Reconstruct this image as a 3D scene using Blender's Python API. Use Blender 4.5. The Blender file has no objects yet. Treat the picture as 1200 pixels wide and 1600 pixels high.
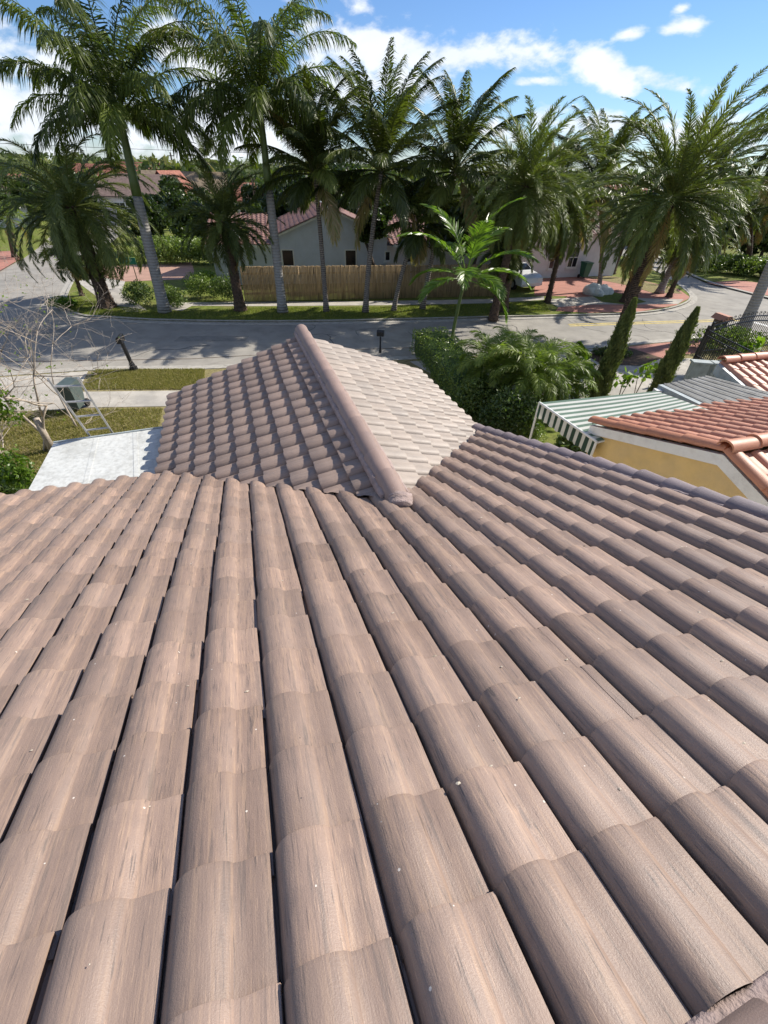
import bpy, bmesh, math, random
import numpy as np
from mathutils import Vector, Matrix, noise

random.seed(7); RNG = np.random.default_rng(7)
PI = math.pi
SC = bpy.context.scene
COL = SC.collection

# ------------------------------------------------------------------ camera
FPX, PITCH, ROLL, CAMZ = 672.86, math.radians(38.645), 0.03, 6.5
cam_d = bpy.data.cameras.new('camera'); cam = bpy.data.objects.new('camera', cam_d); COL.objects.link(cam)
cam_d.sensor_fit = 'VERTICAL'; cam_d.sensor_height = 24.0; cam_d.lens = 24.0 * FPX / 1600.0
cam_d.clip_start = 0.05; cam_d.clip_end = 3000
cam.matrix_world = Matrix.Translation((0, 0, CAMZ)) @ Matrix.Rotation(PI / 2 - PITCH, 4, 'X') @ Matrix.Rotation(ROLL, 4, 'Z')
SC.camera = cam
SC.view_settings.view_transform = 'Standard'; SC.view_settings.look = 'None'
SC.view_settings.gamma = 1.0; SC.view_settings.exposure = 0.46
SC.cycles.max_bounces = 6; SC.cycles.transparent_max_bounces = 8
SC.cycles.use_denoising = True

# ------------------------------------------------------------------ layout helpers (reference grid 1200 x 1600 -> world metres)
def ray(x, y):
    dx, dy = x - 600, y - 800
    c, s = math.cos(ROLL), math.sin(ROLL)
    X, U = (c * dx + s * dy) / FPX, -(-s * dx + c * dy) / FPX
    c, s = math.cos(PITCH), math.sin(PITCH)
    return np.array([X, c + U * s, -s + U * c])
def G(x, y, z=0.0):                       # point on the horizontal plane at height z
    r = ray(x, y); t = (z - CAMZ) / r[2]; P = r * t
    return np.array([P[0], P[1], z])
def atY(x, y, Y):                         # point at forward distance Y
    r = ray(x, y) * (Y / ray(x, y)[1]); return np.array([r[0], r[1], r[2] + CAMZ])
YAW = math.radians(19.05)
AX = np.array([math.cos(YAW), math.sin(YAW), 0]); FX = np.array([-math.sin(YAW), math.cos(YAW), 0]); UP = np.array([0, 0, 1.0])
def H(a, f, z): return AX * a + FX * f + UP * z      # house frame, z above ground

# ------------------------------------------------------------------ sun and sky
SUN_AZ, SUN_EL = math.radians(61.0), math.radians(38.5)
S = Vector((math.sin(SUN_AZ) * math.cos(SUN_EL), math.cos(SUN_AZ) * math.cos(SUN_EL), math.sin(SUN_EL)))
sd = bpy.data.lights.new('sun', 'SUN'); so = bpy.data.objects.new('sun', sd); COL.objects.link(so)
sd.energy = 5.0; sd.angle = math.radians(0.5); sd.color = (1.0, 0.94, 0.84)
so.rotation_euler = S.to_track_quat('Z', 'Y').to_euler(); so.location = (0, 0, 60)

W = bpy.data.worlds.new('World'); SC.world = W; W.use_nodes = True
nt = W.node_tree; nt.nodes.clear()
def N(tree, t, **k):
    n = tree.nodes.new(t)
    for a, b in k.items(): setattr(n, a, b)
    return n
def mth(tree, op, a, b=None, clamp=False):
    n = tree.nodes.new('ShaderNodeMath'); n.operation = op; n.use_clamp = clamp
    for i, v in enumerate((a, b)):
        if v is None: continue
        if isinstance(v, (int, float)): n.inputs[i].default_value = v
        else: tree.links.new(v, n.inputs[i])
    return n.outputs[0]
sky = N(nt, 'ShaderNodeTexSky', sky_type='NISHITA', sun_disc=False)
sky.sun_elevation = SUN_EL; sky.sun_rotation = SUN_AZ; sky.altitude = 0; sky.air_density = 1.0; sky.dust_density = 0.1; sky.ozone_density = 3.5
tc = N(nt, 'ShaderNodeTexCoord'); sep = N(nt, 'ShaderNodeSeparateXYZ'); nt.links.new(tc.outputs['Generated'], sep.inputs[0])
az = mth(nt, 'ARCTAN2', sep.outputs[0], sep.outputs[1]); el = mth(nt, 'ARCSINE', sep.outputs[2])
comb = N(nt, 'ShaderNodeCombineXYZ'); nt.links.new(az, comb.inputs[0]); nt.links.new(mth(nt, 'MULTIPLY', el, 1.9), comb.inputs[1])
nz = N(nt, 'ShaderNodeTexNoise'); nz.inputs['Scale'].default_value = 7.0; nz.inputs['Detail'].default_value = 9; nz.inputs['Roughness'].default_value = 0.6
nz.inputs['Distortion'].default_value = 0.35
nt.links.new(comb.outputs[0], nz.inputs['Vector'])
nz2 = N(nt, 'ShaderNodeTexNoise'); nz2.inputs['Scale'].default_value = 40.0; nz2.inputs['Detail'].default_value = 6
nt.links.new(comb.outputs[0], nz2.inputs['Vector'])
CLOUDS = [  # px x, y, half-width px, half-height px, tilt, weight
    (575, 75, 150, 44, 0.0, 1.1), (720, 88, 190, 32, 0.0, 1.1), (520, 130, 120, 70, 0, 1.0), (562, 12, 26, 22, 0, .9), (640, 130, 110, 45, 0, .9),
    (945, 108, 80, 32, 0.15, 1.05), (1035, 125, 70, 22, 0.1, 1.0), (1062, 45, 36, 18, 0, .85), (985, 55, 30, 14, 0, .75), (1065, 13, 14, 8, 0, .6),
    (820, 127, 60, 10, 0, .85), (850, 188, 50, 30, 0, 1.0), (940, 200, 130, 34, 0, 1.0), (1110, 215, 130, 44, 0, .95), (790, 205, 80, 30, 0, .8),
    (120, 180, 300, 90, 0, 1.0), (340, 195, 170, 80, 0, 1.0), (50, 90, 150, 80, 0, .85), (270, 60, 60, 60, 0, .75), (330, 110, 80, 60, 0, .8)]
tot = None
for (cx, cy, sx, sy, tl, wt) in CLOUDS:
    r0, r1, r2 = ray(cx, cy), ray(cx + sx, cy), ray(cx, cy - sy)
    A = lambda r: (math.atan2(r[0], r[1]), math.asin(r[2] / np.linalg.norm(r)))
    a0, e0 = A(r0); sa = abs(A(r1)[0] - a0); se = abs(A(r2)[1] - e0)
    da = mth(nt, 'DIVIDE', mth(nt, 'SUBTRACT', az, a0), sa); de = mth(nt, 'DIVIDE', mth(nt, 'SUBTRACT', el, e0), se)
    if tl: de = mth(nt, 'ADD', de, mth(nt, 'MULTIPLY', da, tl * sa / se * 2))
    d2 = mth(nt, 'ADD', mth(nt, 'MULTIPLY', da, da), mth(nt, 'MULTIPLY', de, de))
    g = mth(nt, 'MULTIPLY', mth(nt, 'EXPONENT', mth(nt, 'MULTIPLY', d2, -0.9)), wt)
    tot = g if tot is None else mth(nt, 'MAXIMUM', tot, g)
# a generic cloud cover away from the pictured part of the sky
gen = N(nt, 'ShaderNodeTexNoise'); gen.inputs['Scale'].default_value = 2.2; nt.links.new(comb.outputs[0], gen.inputs['Vector'])
outm = mth(nt, 'GREATER_THAN', mth(nt, 'ABSOLUTE', az), 0.95)
tot = mth(nt, 'MAXIMUM', tot, mth(nt, 'MULTIPLY', mth(nt, 'MULTIPLY', gen.outputs[0], outm), 1.0))
den = mth(nt, 'ADD', tot, mth(nt, 'MULTIPLY', mth(nt, 'SUBTRACT', nz.outputs[0], 0.5), 2.6))
den = mth(nt, 'ADD', den, mth(nt, 'MULTIPLY', mth(nt, 'SUBTRACT', nz2.outputs[0], 0.5), 0.9))
rmp = N(nt, 'ShaderNodeMapRange'); rmp.interpolation_type = 'SMOOTHSTEP'
rmp.inputs['From Min'].default_value = 0.34; rmp.inputs['From Max'].default_value = 0.95
nt.links.new(den, rmp.inputs['Value'])
hz = mth(nt, 'MULTIPLY', mth(nt, 'EXPONENT', mth(nt, 'MULTIPLY', mth(nt, 'ABSOLUTE', el), -32.0)), 0.28)
cm = mth(nt, 'MAXIMUM', mth(nt, 'MULTIPLY', rmp.outputs[0], 0.95), hz, clamp=True)
skm = N(nt, 'ShaderNodeMix', data_type='RGBA', blend_type='MULTIPLY'); skm.inputs[0].default_value = 1.0
nt.links.new(sky.outputs[0], skm.inputs[6]); skm.inputs[7].default_value = (0.066, 0.080, 0.101, 1)
cmx = N(nt, 'ShaderNodeMix', data_type='RGBA'); nt.links.new(cm, cmx.inputs[0]); nt.links.new(skm.outputs[2], cmx.inputs[6])
cc = N(nt, 'ShaderNodeMix', data_type='RGBA'); nt.links.new(nz.outputs[0], cc.inputs[0]); cc.inputs[6].default_value = (0.50, 0.58, 0.70, 1); cc.inputs[7].default_value = (0.95, 0.95, 0.95, 1)
nt.links.new(cc.outputs[2], cmx.inputs[7])
bg = N(nt, 'ShaderNodeBackground'); bg.inputs[1].default_value = 1.0; nt.links.new(cmx.outputs[2], bg.inputs[0])
wo = N(nt, 'ShaderNodeOutputWorld'); nt.links.new(bg.outputs[0], wo.inputs[0])

# ------------------------------------------------------------------ object helpers
def tag(o, label=None, cat=None, group=None, kind=None):
    if label: o['label'] = label
    if cat: o['category'] = cat
    if group: o['group'] = group
    if kind: o['kind'] = kind
    return o
def empty(name, loc, label, cat, group=None):
    o = bpy.data.objects.new(name, None); COL.objects.link(o); o.location = tuple(loc)
    o.empty_display_size = 0.3
    return tag(o, label, cat, group)
def link(name, me, mat, parent=None):
    o = bpy.data.objects.new(name, me); COL.objects.link(o)
    if mat and not me.materials: me.materials.append(mat)
    if parent is not None:
        o.parent = parent
        loc = Vector(parent.location)
        if parent.parent is not None: loc = loc + Vector(parent.parent.location)
        o.matrix_parent_inverse = Matrix.Identity(4)
        o.location = -world_loc(parent)
    return o
def world_loc(o):
    v = Vector((0, 0, 0))
    while o is not None:
        v = v + Vector(o.location); o = o.parent
    return v
class MB:
    """collects geometry in world coordinates and links it as ONE mesh object"""
    def __init__(s): s.v, s.f, s.uv, s.t, s.n = [], [], [], [], 0
    def add(s, V, F, uv=None, tone=0.5):
        V = np.asarray(V, float).reshape(-1, 3); s.v.append(V)
        s.f.extend([tuple(i + s.n for i in f) for f in F])
        s.uv.append(np.zeros((len(V), 2)) if uv is None else np.asarray(uv, float))
        s.t.append(np.full(len(V), tone) if np.isscalar(tone) else np.asarray(tone, float))
        s.n += len(V)
    def poly(s, pts, **k): s.add(pts, [tuple(range(len(pts)))], **k)
    def prism(s, pts, z0, z1, **k):
        n = len(pts); P = np.array([[p[0], p[1]] for p in pts])
        ar = np.sum(P[:, 0] * np.roll(P[:, 1], -1) - np.roll(P[:, 0], -1) * P[:, 1])
        if ar < 0: P = P[::-1]
        V = [[*p, z0] for p in P] + [[*p, z1] for p in P]
        F = [tuple(range(n))[::-1], tuple(range(n, 2 * n))] + [(i, (i + 1) % n, n + (i + 1) % n, n + i) for i in range(n)]
        s.add(V, F, **k)
    def extrude(s, pts, d, **k):           # planar outline pushed along vector d
        n = len(pts); P = np.array(pts, float); V = np.vstack([P, P + np.array(d, float)])
        F = [tuple(range(n)), tuple(range(n, 2 * n))[::-1]] + [(i, n + i, n + (i + 1) % n, (i + 1) % n) for i in range(n)]
        s.add(V, F, **k)
    def box(s, c, sx, sy, sz, ex=(1, 0, 0), ey=(0, 1, 0), ez=(0, 0, 1), **k):
        c = np.array(c, float); ex, ey, ez = (np.array(e, float) for e in (ex, ey, ez))
        V = [c + ex * sx * a / 2 + ey * sy * b / 2 + ez * sz * g / 2 for g in (-1, 1) for a, b in ((-1, -1), (1, -1), (1, 1), (-1, 1))]
        s.add(V, [(3, 2, 1, 0), (4, 5, 6, 7), (0, 1, 5, 4), (1, 2, 6, 5), (2, 3, 7, 6), (3, 0, 4, 7)], **k)
    def tube(s, P, R, n=8, cap=True, **k):
        P = np.array(P, float); R = np.full(len(P), R) if np.isscalar(R) else np.array(R, float)
        T = np.gradient(P, axis=0); T /= np.linalg.norm(T, axis=1)[:, None] + 1e-12
        ref = np.array([0, 0, 1.0]) if abs(T[0][2]) < 0.9 else np.array([1.0, 0, 0])
        V, UV = [], []; L = 0
        for i in range(len(P)):
            a = np.cross(T[i], ref); a /= np.linalg.norm(a); b = np.cross(T[i], a); ref = -b if False else ref
            if i: L += np.linalg.norm(P[i] - P[i - 1])
            for j in range(n):
                th = 2 * PI * j / n
                V.append(P[i] + R[i] * (a * math.cos(th) + b * math.sin(th))); UV.append((th * R[0], L))
        F = [(i * n + j, i * n + (j + 1) % n, (i + 1) * n + (j + 1) % n, (i + 1) * n + j) for i in range(len(P) - 1) for j in range(n)]
        if cap: F += [tuple(range(n))[::-1], tuple(range((len(P) - 1) * n, len(P) * n))]
        s.add(V, F, uv=UV, **k)
    def build(s, name, mat, parent=None, smooth=False, fix=False):
        V = np.vstack(s.v) if s.v else np.zeros((0, 3)); me = bpy.data.meshes.new(name)
        me.from_pydata(V.tolist(), [], s.f); me.update()
        uv = np.vstack(s.uv); tn = np.concatenate(s.t)
        li = np.empty(len(me.loops), int); me.loops.foreach_get('vertex_index', li)
        ul = me.uv_layers.new(name='UVMap'); ul.data.foreach_set('uv', uv[li].ravel())
        at = me.attributes.new('tone', 'FLOAT', 'POINT'); at.data.foreach_set('value', tn)
        if smooth: me.polygons.foreach_set('use_smooth', [True] * len(me.polygons))
        if fix:
            bm = bmesh.new(); bm.from_mesh(me); bmesh.ops.recalc_face_normals(bm, faces=bm.faces); bm.to_mesh(me); bm.free()
        return link(name, me, mat, parent)

# ------------------------------------------------------------------ materials
def mat(name, base, rough=0.7, spec=0.5, noise_amt=0.25, nscale=8.0, bump=0.0, bscale=60.0, coord='Object', metal=0.0, dark=None, stretch=None, detail=6, blotch=None):
    m = bpy.data.materials.new(name); m.use_nodes = True; t = m.node_tree; t.nodes.clear()
    out = N(t, 'ShaderNodeOutputMaterial'); b = N(t, 'ShaderNodeBsdfPrincipled'); t.links.new(b.outputs[0], out.inputs[0])
    b.inputs['Roughness'].default_value = rough; b.inputs['Metallic'].default_value = metal; b.inputs['Specular IOR Level'].default_value = spec
    tc = N(t, 'ShaderNodeTexCoord'); vec = tc.outputs[coord]
    if stretch:
        mp = N(t, 'ShaderNodeMapping'); mp.inputs['Scale'].default_value = stretch; t.links.new(vec, mp.inputs[0]); vec = mp.outputs[0]
    n1 = N(t, 'ShaderNodeTexNoise'); n1.inputs['Scale'].default_value = nscale; n1.inputs['Detail'].default_value = detail; n1.inputs['Roughness'].default_value = 0.65
    t.links.new(vec, n1.inputs['Vector'])
    dk = dark or tuple(c * (1 - noise_amt * 1.6) for c in base)
    lt = tuple(min(1, c * (1 + noise_amt)) for c in base)
    cr = N(t, 'ShaderNodeValToRGB'); cr.color_ramp.elements[0].position = 0.3; cr.color_ramp.elements[1].position = 0.7
    cr.color_ramp.elements[0].color = (*dk, 1); cr.color_ramp.elements[1].color = (*lt, 1)
    e = cr.color_ramp.elements.new(0.5); e.color = (*base, 1)
    t.links.new(n1.outputs[0], cr.inputs[0]); colr = cr.outputs[0]
    if blotch:   # large, soft patches
        bc, bs, bf = blotch
        n3 = N(t, 'ShaderNodeTexNoise'); n3.inputs['Scale'].default_value = bs; n3.inputs['Detail'].default_value = 5; t.links.new(tc.outputs[coord], n3.inputs['Vector'])
        mr = N(t, 'ShaderNodeMapRange'); mr.inputs['From Min'].default_value = 0.45; mr.inputs['From Max'].default_value = 0.68; mr.inputs['To Max'].default_value = bf
        t.links.new(n3.outputs[0], mr.inputs[0]); mx = N(t, 'ShaderNodeMix', data_type='RGBA')
        t.links.new(mr.outputs[0], mx.inputs[0]); t.links.new(colr, mx.inputs[6]); mx.inputs[7].default_value = (*bc, 1); colr = mx.outputs[2]
    t.links.new(colr, b.inputs['Base Color'])
    if bump:
        n2 = N(t, 'ShaderNodeTexNoise'); n2.inputs['Scale'].default_value = bscale; n2.inputs['Detail'].default_value = 4; t.links.new(vec, n2.inputs['Vector'])
        bp = N(t, 'ShaderNodeBump'); bp.inputs['Strength'].default_value = bump; bp.inputs['Distance'].default_value = 0.02
        t.links.new(n2.outputs[0], bp.inputs['Height']); t.links.new(bp.outputs[0], b.inputs['Normal'])
    return m

def leaf_mat(name, c0, c1, c2=None, rough=0.42, trans=0.35, spec=0.5):
    """tone attribute runs from dark green (0) over fresh green (0.8) to dry straw (1)"""
    m = bpy.data.materials.new(name); m.use_nodes = True; t = m.node_tree; t.nodes.clear()
    out = N(t, 'ShaderNodeOutputMaterial'); b = N(t, 'ShaderNodeBsdfPrincipled'); tr = N(t, 'ShaderNodeBsdfTranslucent'); mx = N(t, 'ShaderNodeMixShader')
    at = N(t, 'ShaderNodeAttribute'); at.attribute_name = 'tone'
    cr = N(t, 'ShaderNodeValToRGB'); cr.color_ramp.elements[0].color = (*c0, 1); cr.color_ramp.elements[1].color = (*(c2 or c1), 1); cr.color_ramp.elements[1].position = 1.0
    e = cr.color_ramp.elements.new(0.8); e.color = (*c1, 1)
    t.links.new(at.outputs['Fac'], cr.inputs[0]); t.links.new(cr.outputs[0], b.inputs['Base Color'])
    sc = N(t, 'ShaderNodeMix', data_type='RGBA', blend_type='MULTIPLY'); sc.inputs[0].default_value = 1; t.links.new(cr.outputs[0], sc.inputs[6]); sc.inputs[7].default_value = (1.6, 1.9, 0.7, 1)
    t.links.new(sc.outputs[2], tr.inputs[0]); b.inputs['Roughness'].default_value = rough; b.inputs['Specular IOR Level'].default_value = spec
    mx.inputs[0].default_value = trans; t.links.new(b.outputs[0], mx.inputs[1]); t.links.new(tr.outputs[0], mx.inputs[2]); t.links.new(mx.outputs[0], out.inputs[0])
    return m

def tile_mat(name, base, dark, tan, streak=1.0, rough=0.5, spec=0.5, speck=1.0, var=0.35, wash=None):
    """roof tile: UV = metres across / along each tile plus a per-tile offset, tone = per-tile random"""
    m = bpy.data.materials.new(name); m.use_nodes = True; t = m.node_tree; t.nodes.clear()
    out = N(t, 'ShaderNodeOutputMaterial'); b = N(t, 'ShaderNodeBsdfPrincipled'); t.links.new(b.outputs[0], out.inputs[0])
    uv = N(t, 'ShaderNodeUVMap'); at = N(t, 'ShaderNodeAttribute'); at.attribute_name = 'tone'
    def nse(scale, sx, sy, detail=5, rgh=0.6):
        mp = N(t, 'ShaderNodeMapping'); mp.inputs['Scale'].default_value = (sx, sy, 1); t.links.new(uv.outputs[0], mp.inputs[0])
        n = N(t, 'ShaderNodeTexNoise'); n.inputs['Scale'].default_value = scale; n.inputs['Detail'].default_value = detail; n.inputs['Roughness'].default_value = rgh
        t.links.new(mp.outputs[0], n.inputs['Vector']); return n.outputs[0]
    def ramp(v, a, bb, to=1.0):
        r = N(t, 'ShaderNodeMapRange'); r.inputs['From Min'].default_value = a; r.inputs['From Max'].default_value = bb; r.inputs['To Max'].default_value = to
        t.links.new(v, r.inputs[0]); return r.outputs[0]
    def mix(f, a, c, blend='MIX'):
        x = N(t, 'ShaderNodeMix', data_type='RGBA', blend_type=blend)
        if isinstance(f, (int, float)): x.inputs[0].default_value = f
        else: t.links.new(f, x.inputs[0])
        for i, q in ((6, a), (7, c)):
            if isinstance(q, tuple): x.inputs[i].default_value = (*q, 1)
            else: t.links.new(q, x.inputs[i])
        return x.outputs[2]
    s1 = nse(1.0, 60, 2.2, 8, 0.7); s2 = nse(1.0, 150, 6.0, 6, .6); s3 = nse(1.0, 30, 1.4, 6, .65); s4 = nse(1.0, 230, 14.0, 3, .5); blot = nse(4.0, 1, 1, 6)
    c = mix(ramp(s1, 0.50, 0.60, 0.80 * streak), base, tan)
    c = mix(ramp(s3, 0.57, 0.63, 0.62 * streak), c, dark)
    c = mix(ramp(s2, 0.585, 0.64, 0.80 * streak), c, tuple(x * 0.7 for x in dark))
    c = mix(mth(t, 'MULTIPLY', ramp(nse(1.0, 26, 3.4, 7, .72), 0.60, 0.66, 0.85 * streak), ramp(nse(3.0, 1, 1, 3), .42, .55)), c, tuple(x * .85 for x in dark))
    c = mix(ramp(s4, 0.62, 0.68, 0.6 * streak), c, tuple(min(1, x * 1.35) for x in tan))
    c = mix(ramp(blot, 0.42, 0.72, 0.40), c, tuple(min(1, x * 1.3) for x in base))
    c = mix(ramp(nse(9.0, 1, .8, 8, .7), 0.52, 0.70, 0.40), c, tuple(x * y for x, y in zip(base, (.62, .66, .72))))
    grit = nse(170.0, 1, 1, 5, .8)
    c = mix(ramp(grit, 0.60, 0.74, 0.5), c, tuple(min(1, x * 1.55) for x in base)); c = mix(ramp(grit, 0.40, 0.28, 0.65), c, tuple(x * .5 for x in dark))
    # per-tile shade
    v = N(t, 'ShaderNodeMapRange'); v.inputs['To Min'].default_value = 1 - var * 0.5; v.inputs['To Max'].default_value = 1 + var * 0.5; t.links.new(at.outputs['Fac'], v.inputs[0])
    cv = N(t, 'ShaderNodeCombineXYZ'); [t.links.new(v.outputs[0], cv.inputs[i]) for i in range(3)]
    c = mix(1.0, c, cv.outputs[0], 'MULTIPLY')
    hs = mth(t, 'FRACT', mth(t, 'MULTIPLY', at.outputs['Fac'], 7.31)); c = mix(mth(t, 'MULTIPLY', hs, 0.30), c, tuple(x * y for x, y in zip(base, (.82, .92, 1.0))))
    # bird droppings, grit and dark specks
    vo = N(t, 'ShaderNodeTexVoronoi'); vo.inputs['Scale'].default_value = 17.0; t.links.new(uv.outputs[0], vo.inputs['Vector'])
    wn = nse(60.0, 1, 1, 2)
    d1 = mth(t, 'ADD', vo.outputs['Distance'], mth(t, 'MULTIPLY', mth(t, 'SUBTRACT', wn, 0.5), 0.10))
    vsep = N(t, 'ShaderNodeSeparateColor'); t.links.new(vo.outputs['Color'], vsep.inputs[0])
    wsp = mth(t, 'MULTIPLY', mth(t, 'LESS_THAN', d1, 0.055), mth(t, 'GREATER_THAN', vsep.outputs[0], 1 - 0.30 * speck))
    bsp = mth(t, 'MULTIPLY', mth(t, 'LESS_THAN', d1, 0.05), mth(t, 'LESS_THAN', vsep.outputs[0], 0.12 * speck))
    c = mix(mth(t, 'MULTIPLY', wsp, 0.8), c, (0.72, 0.66, 0.58)); c = mix(mth(t, 'MULTIPLY', bsp, 0.8), c, (0.05, 0.045, 0.045))
    if wash:
        c = mix(ramp(nse(2.3, 1, .6, 6), 0.45, 0.7, 0.6), c, wash)
    t.links.new(c, b.inputs['Base Color'])
    b.inputs['Specular IOR Level'].default_value = spec
    rr = N(t, 'ShaderNodeMapRange'); rr.inputs['To Min'].default_value = rough - 0.1; rr.inputs['To Max'].default_value = rough + 0.14; t.links.new(blot, rr.inputs[0]); t.links.new(rr.outputs[0], b.inputs['Roughness'])
    hb = mth(t, 'ADD', mth(t, 'MULTIPLY', nse(200.0, 1, 0.8, 5, .7), 1.0), mth(t, 'MULTIPLY', nse(1.0, 120, 9, 3), 0.6))
    bp = N(t, 'ShaderNodeBump'); bp.inputs['Strength'].default_value = 0.32; bp.inputs['Distance'].default_value = 0.006
    t.links.new(hb, bp.inputs['Height']); t.links.new(bp.outputs[0], b.inputs['Normal'])
    return m

M = {}
M['tile'] = tile_mat('brown_roof_tile', (0.278, 0.193, 0.150), (0.105, 0.088, 0.079), (0.395, 0.268, 0.186), streak=.88, rough=.46)
M['tile_left'] = tile_mat('left_slope_tile', (0.285, 0.205, 0.162), (0.13, 0.105, 0.095), (0.38, 0.27, 0.205), streak=.6, rough=.5)  # left slope of the wing: browner, darker tile than the right slope
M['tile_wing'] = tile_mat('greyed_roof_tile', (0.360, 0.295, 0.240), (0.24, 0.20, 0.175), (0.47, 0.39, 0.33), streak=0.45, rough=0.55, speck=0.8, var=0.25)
M['ridge'] = tile_mat('ridge_tile', (0.285, 0.198, 0.162), (0.20, 0.145, 0.125), (0.36, 0.255, 0.205), streak=0.4, rough=0.5, speck=0.6, var=0.15)
M['rake'] = tile_mat('rake_tile', (0.20, 0.155, 0.155), (0.10, 0.082, 0.085), (0.27, 0.21, 0.20), streak=0.8, rough=0.6, speck=1.0, var=0.3)
M['mortar'] = mat('mortar', (0.34, 0.26, 0.235), 0.9, 0.3, 0.18, 14, 0.5, 70)
M['orange_tile'] = tile_mat('terracotta_tile', (0.50, 0.225, 0.135), (0.33, 0.14, 0.09), (0.56, 0.27, 0.17), streak=0.5, rough=0.5, speck=0.5, var=0.3)
M['orange_cap'] = tile_mat('terracotta_cap', (0.49, 0.20, 0.105), (0.32, 0.125, 0.075), (0.58, 0.28, 0.16), streak=0.5, rough=0.5, speck=0.6, var=0.2)
M['dull_tile'] = tile_mat('dull_red_tile', (0.24, 0.125, 0.095), (0.15, 0.085, 0.07), (0.30, 0.18, 0.13), streak=.4, var=.3)
M['yellow_wall'] = mat('yellow_stucco', (0.72, 0.52, 0.22), 0.85, 0.3, 0.07, 3, 0.5, 90, blotch=((0.56, 0.43, 0.25), 1.7, .5))
M['white_paint'] = mat('white_paint', (0.74, 0.74, 0.70), 0.7, 0.4, 0.05, 5, 0.25, 60, dark=(0.64, 0.63, 0.59))
M['cream_wall'] = mat('cream_stucco', (0.56, 0.50, 0.42), 0.85, 0.3, 0.07, 3, 0.3, 90)
M['blue_wall'] = mat('grey_blue_stucco', (0.56, 0.60, 0.66), 0.85, 0.3, 0.06, 2, 0.3, 60)
M['pink_wall'] = mat('pale_stucco', (0.72, 0.65, 0.63), 0.85, 0.3, 0.06, 2, 0.3, 60)
M['white_wall'] = mat('white_stucco', (0.66, 0.64, 0.64), 0.85, 0.3, 0.06, 2, 0.3, 60)
M['membrane'] = mat('white_roof_membrane', (0.57, 0.575, 0.545), 0.8, 0.3, 0.08, 3.0, 0.4, 9, dark=(0.42, 0.42, 0.39), blotch=((0.28, 0.27, 0.24), 16.0, 0.35))
M['grey_roof'] = mat('grey_sheet_roof', (0.22, 0.22, 0.21), 0.75, 0.4, 0.3, 4, 0.3, 30, blotch=((0.12, 0.12, 0.11), 1.4, 0.6), stretch=(1, 1, 1))
M['flash'] = mat('metal_flashing', (0.36, 0.40, 0.40), 0.5, 0.5, 0.2, 6, 0.2, 20)
M['asphalt'] = mat('asphalt', (0.315, 0.292, 0.255), 0.88, 0.35, 0.16, 1.1, 0.35, 60, detail=10, blotch=((0.235, 0.220, 0.198), 0.25, 0.7))
M['tar'] = mat('crack_sealer', (0.10, 0.095, 0.09), .8, .3, .2, 5)
M['patch'] = mat('asphalt_repair', (0.235, 0.222, 0.20), .9, .3, .18, 3, .3, 60)
M['concrete'] = mat('concrete', (0.46, 0.425, 0.37), 0.88, 0.35, 0.14, 2.2, 0.3, 60, blotch=((0.27, 0.255, 0.235), 0.8, 0.6))
M['kerb'] = mat('kerb_concrete', (0.40, 0.375, 0.33), 0.88, 0.3, 0.2, 4, 0.3, 40)
M['lawn'] = mat('lawn', (0.150, 0.180, 0.036), 0.95, 0.15, 0.45, 7.0, 0.9, 45, dark=(0.055, 0.085, 0.018), blotch=((0.20, 0.165, 0.07), 0.9, 0.55), detail=10)
M['dry_lawn'] = mat('dry_lawn', (0.25, 0.215, 0.10), 0.95, 0.15, 0.4, 9.0, 0.9, 45, dark=(0.10, 0.085, 0.035), blotch=((0.24, 0.19, 0.11), 1.3, 0.7), detail=10)
M['soil'] = mat('mulch', (0.12, 0.085, 0.06), 0.95, 0.15, 0.4, 10, 0.8, 30)
M['yellow_line'] = mat('road_paint_yellow', (0.60, 0.46, 0.12), 0.7, 0.4, 0.25, 3, 0.1, 60)
M['white_line'] = mat('road_paint_white', (0.70, 0.69, 0.65), 0.7, 0.4, 0.2, 3, 0.1, 60)
M['ground'] = mat('far_ground', (0.12, 0.13, 0.05), 0.95, 0.1, 0.4, 0.15, 0, 1)
M['black_metal'] = mat('black_metal', (0.018, 0.018, 0.02), 0.4, 0.5, 0.3, 20)
M['white_plastic'] = mat('white_plastic', (0.75, 0.75, 0.72), 0.45, 0.5, 0.05, 5)
M['green_plastic'] = mat('green_plastic', (0.02, 0.12, 0.07), 0.45, 0.5, 0.15, 5)
M['grey_plastic'] = mat('grey_green_plastic', (0.075, 0.10, 0.095), 0.5, 0.5, 0.15, 5)
M['alu'] = mat('aluminium', (0.45, 0.44, 0.42), 0.45, 0.5, 0.2, 12, metal=0.6)
M['glass'] = mat('dark_glass', (0.015, 0.018, 0.024), 0.08, 0.6, 0.1, 2)
M['sign_green'] = mat('sign_green', (0.01, 0.20, 0.16), 0.5, 0.5, 0.05, 2)
M['pale_teal'] = mat('pale_teal_paint', (0.35, 0.55, 0.50), .6, .4, .05, 2)
M['stone'] = mat('painted_boulder', (0.62, 0.64, 0.60), 0.85, 0.3, 0.15, 5, 0.6, 12)
M['car_paint'] = mat('white_car_paint', (0.72, 0.73, 0.74), 0.22, 0.6, 0.02, 2)
M['rubber'] = mat('black_rubber', (0.02, 0.02, 0.02), 0.8, 0.3, 0.1, 5)
M['tail'] = mat('red_lamp_glass', (0.35, 0.02, 0.02), 0.2, 0.6, 0.05, 2)
M['wood_post'] = mat('weathered_wood', (0.16, 0.13, 0.10), 0.9, 0.2, 0.3, 14, 0.4, 30)
M['branch'] = mat('pale_bark', (0.42, 0.355, 0.29), 0.85, 0.3, 0.25, 14, 0.4, 40)
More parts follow.
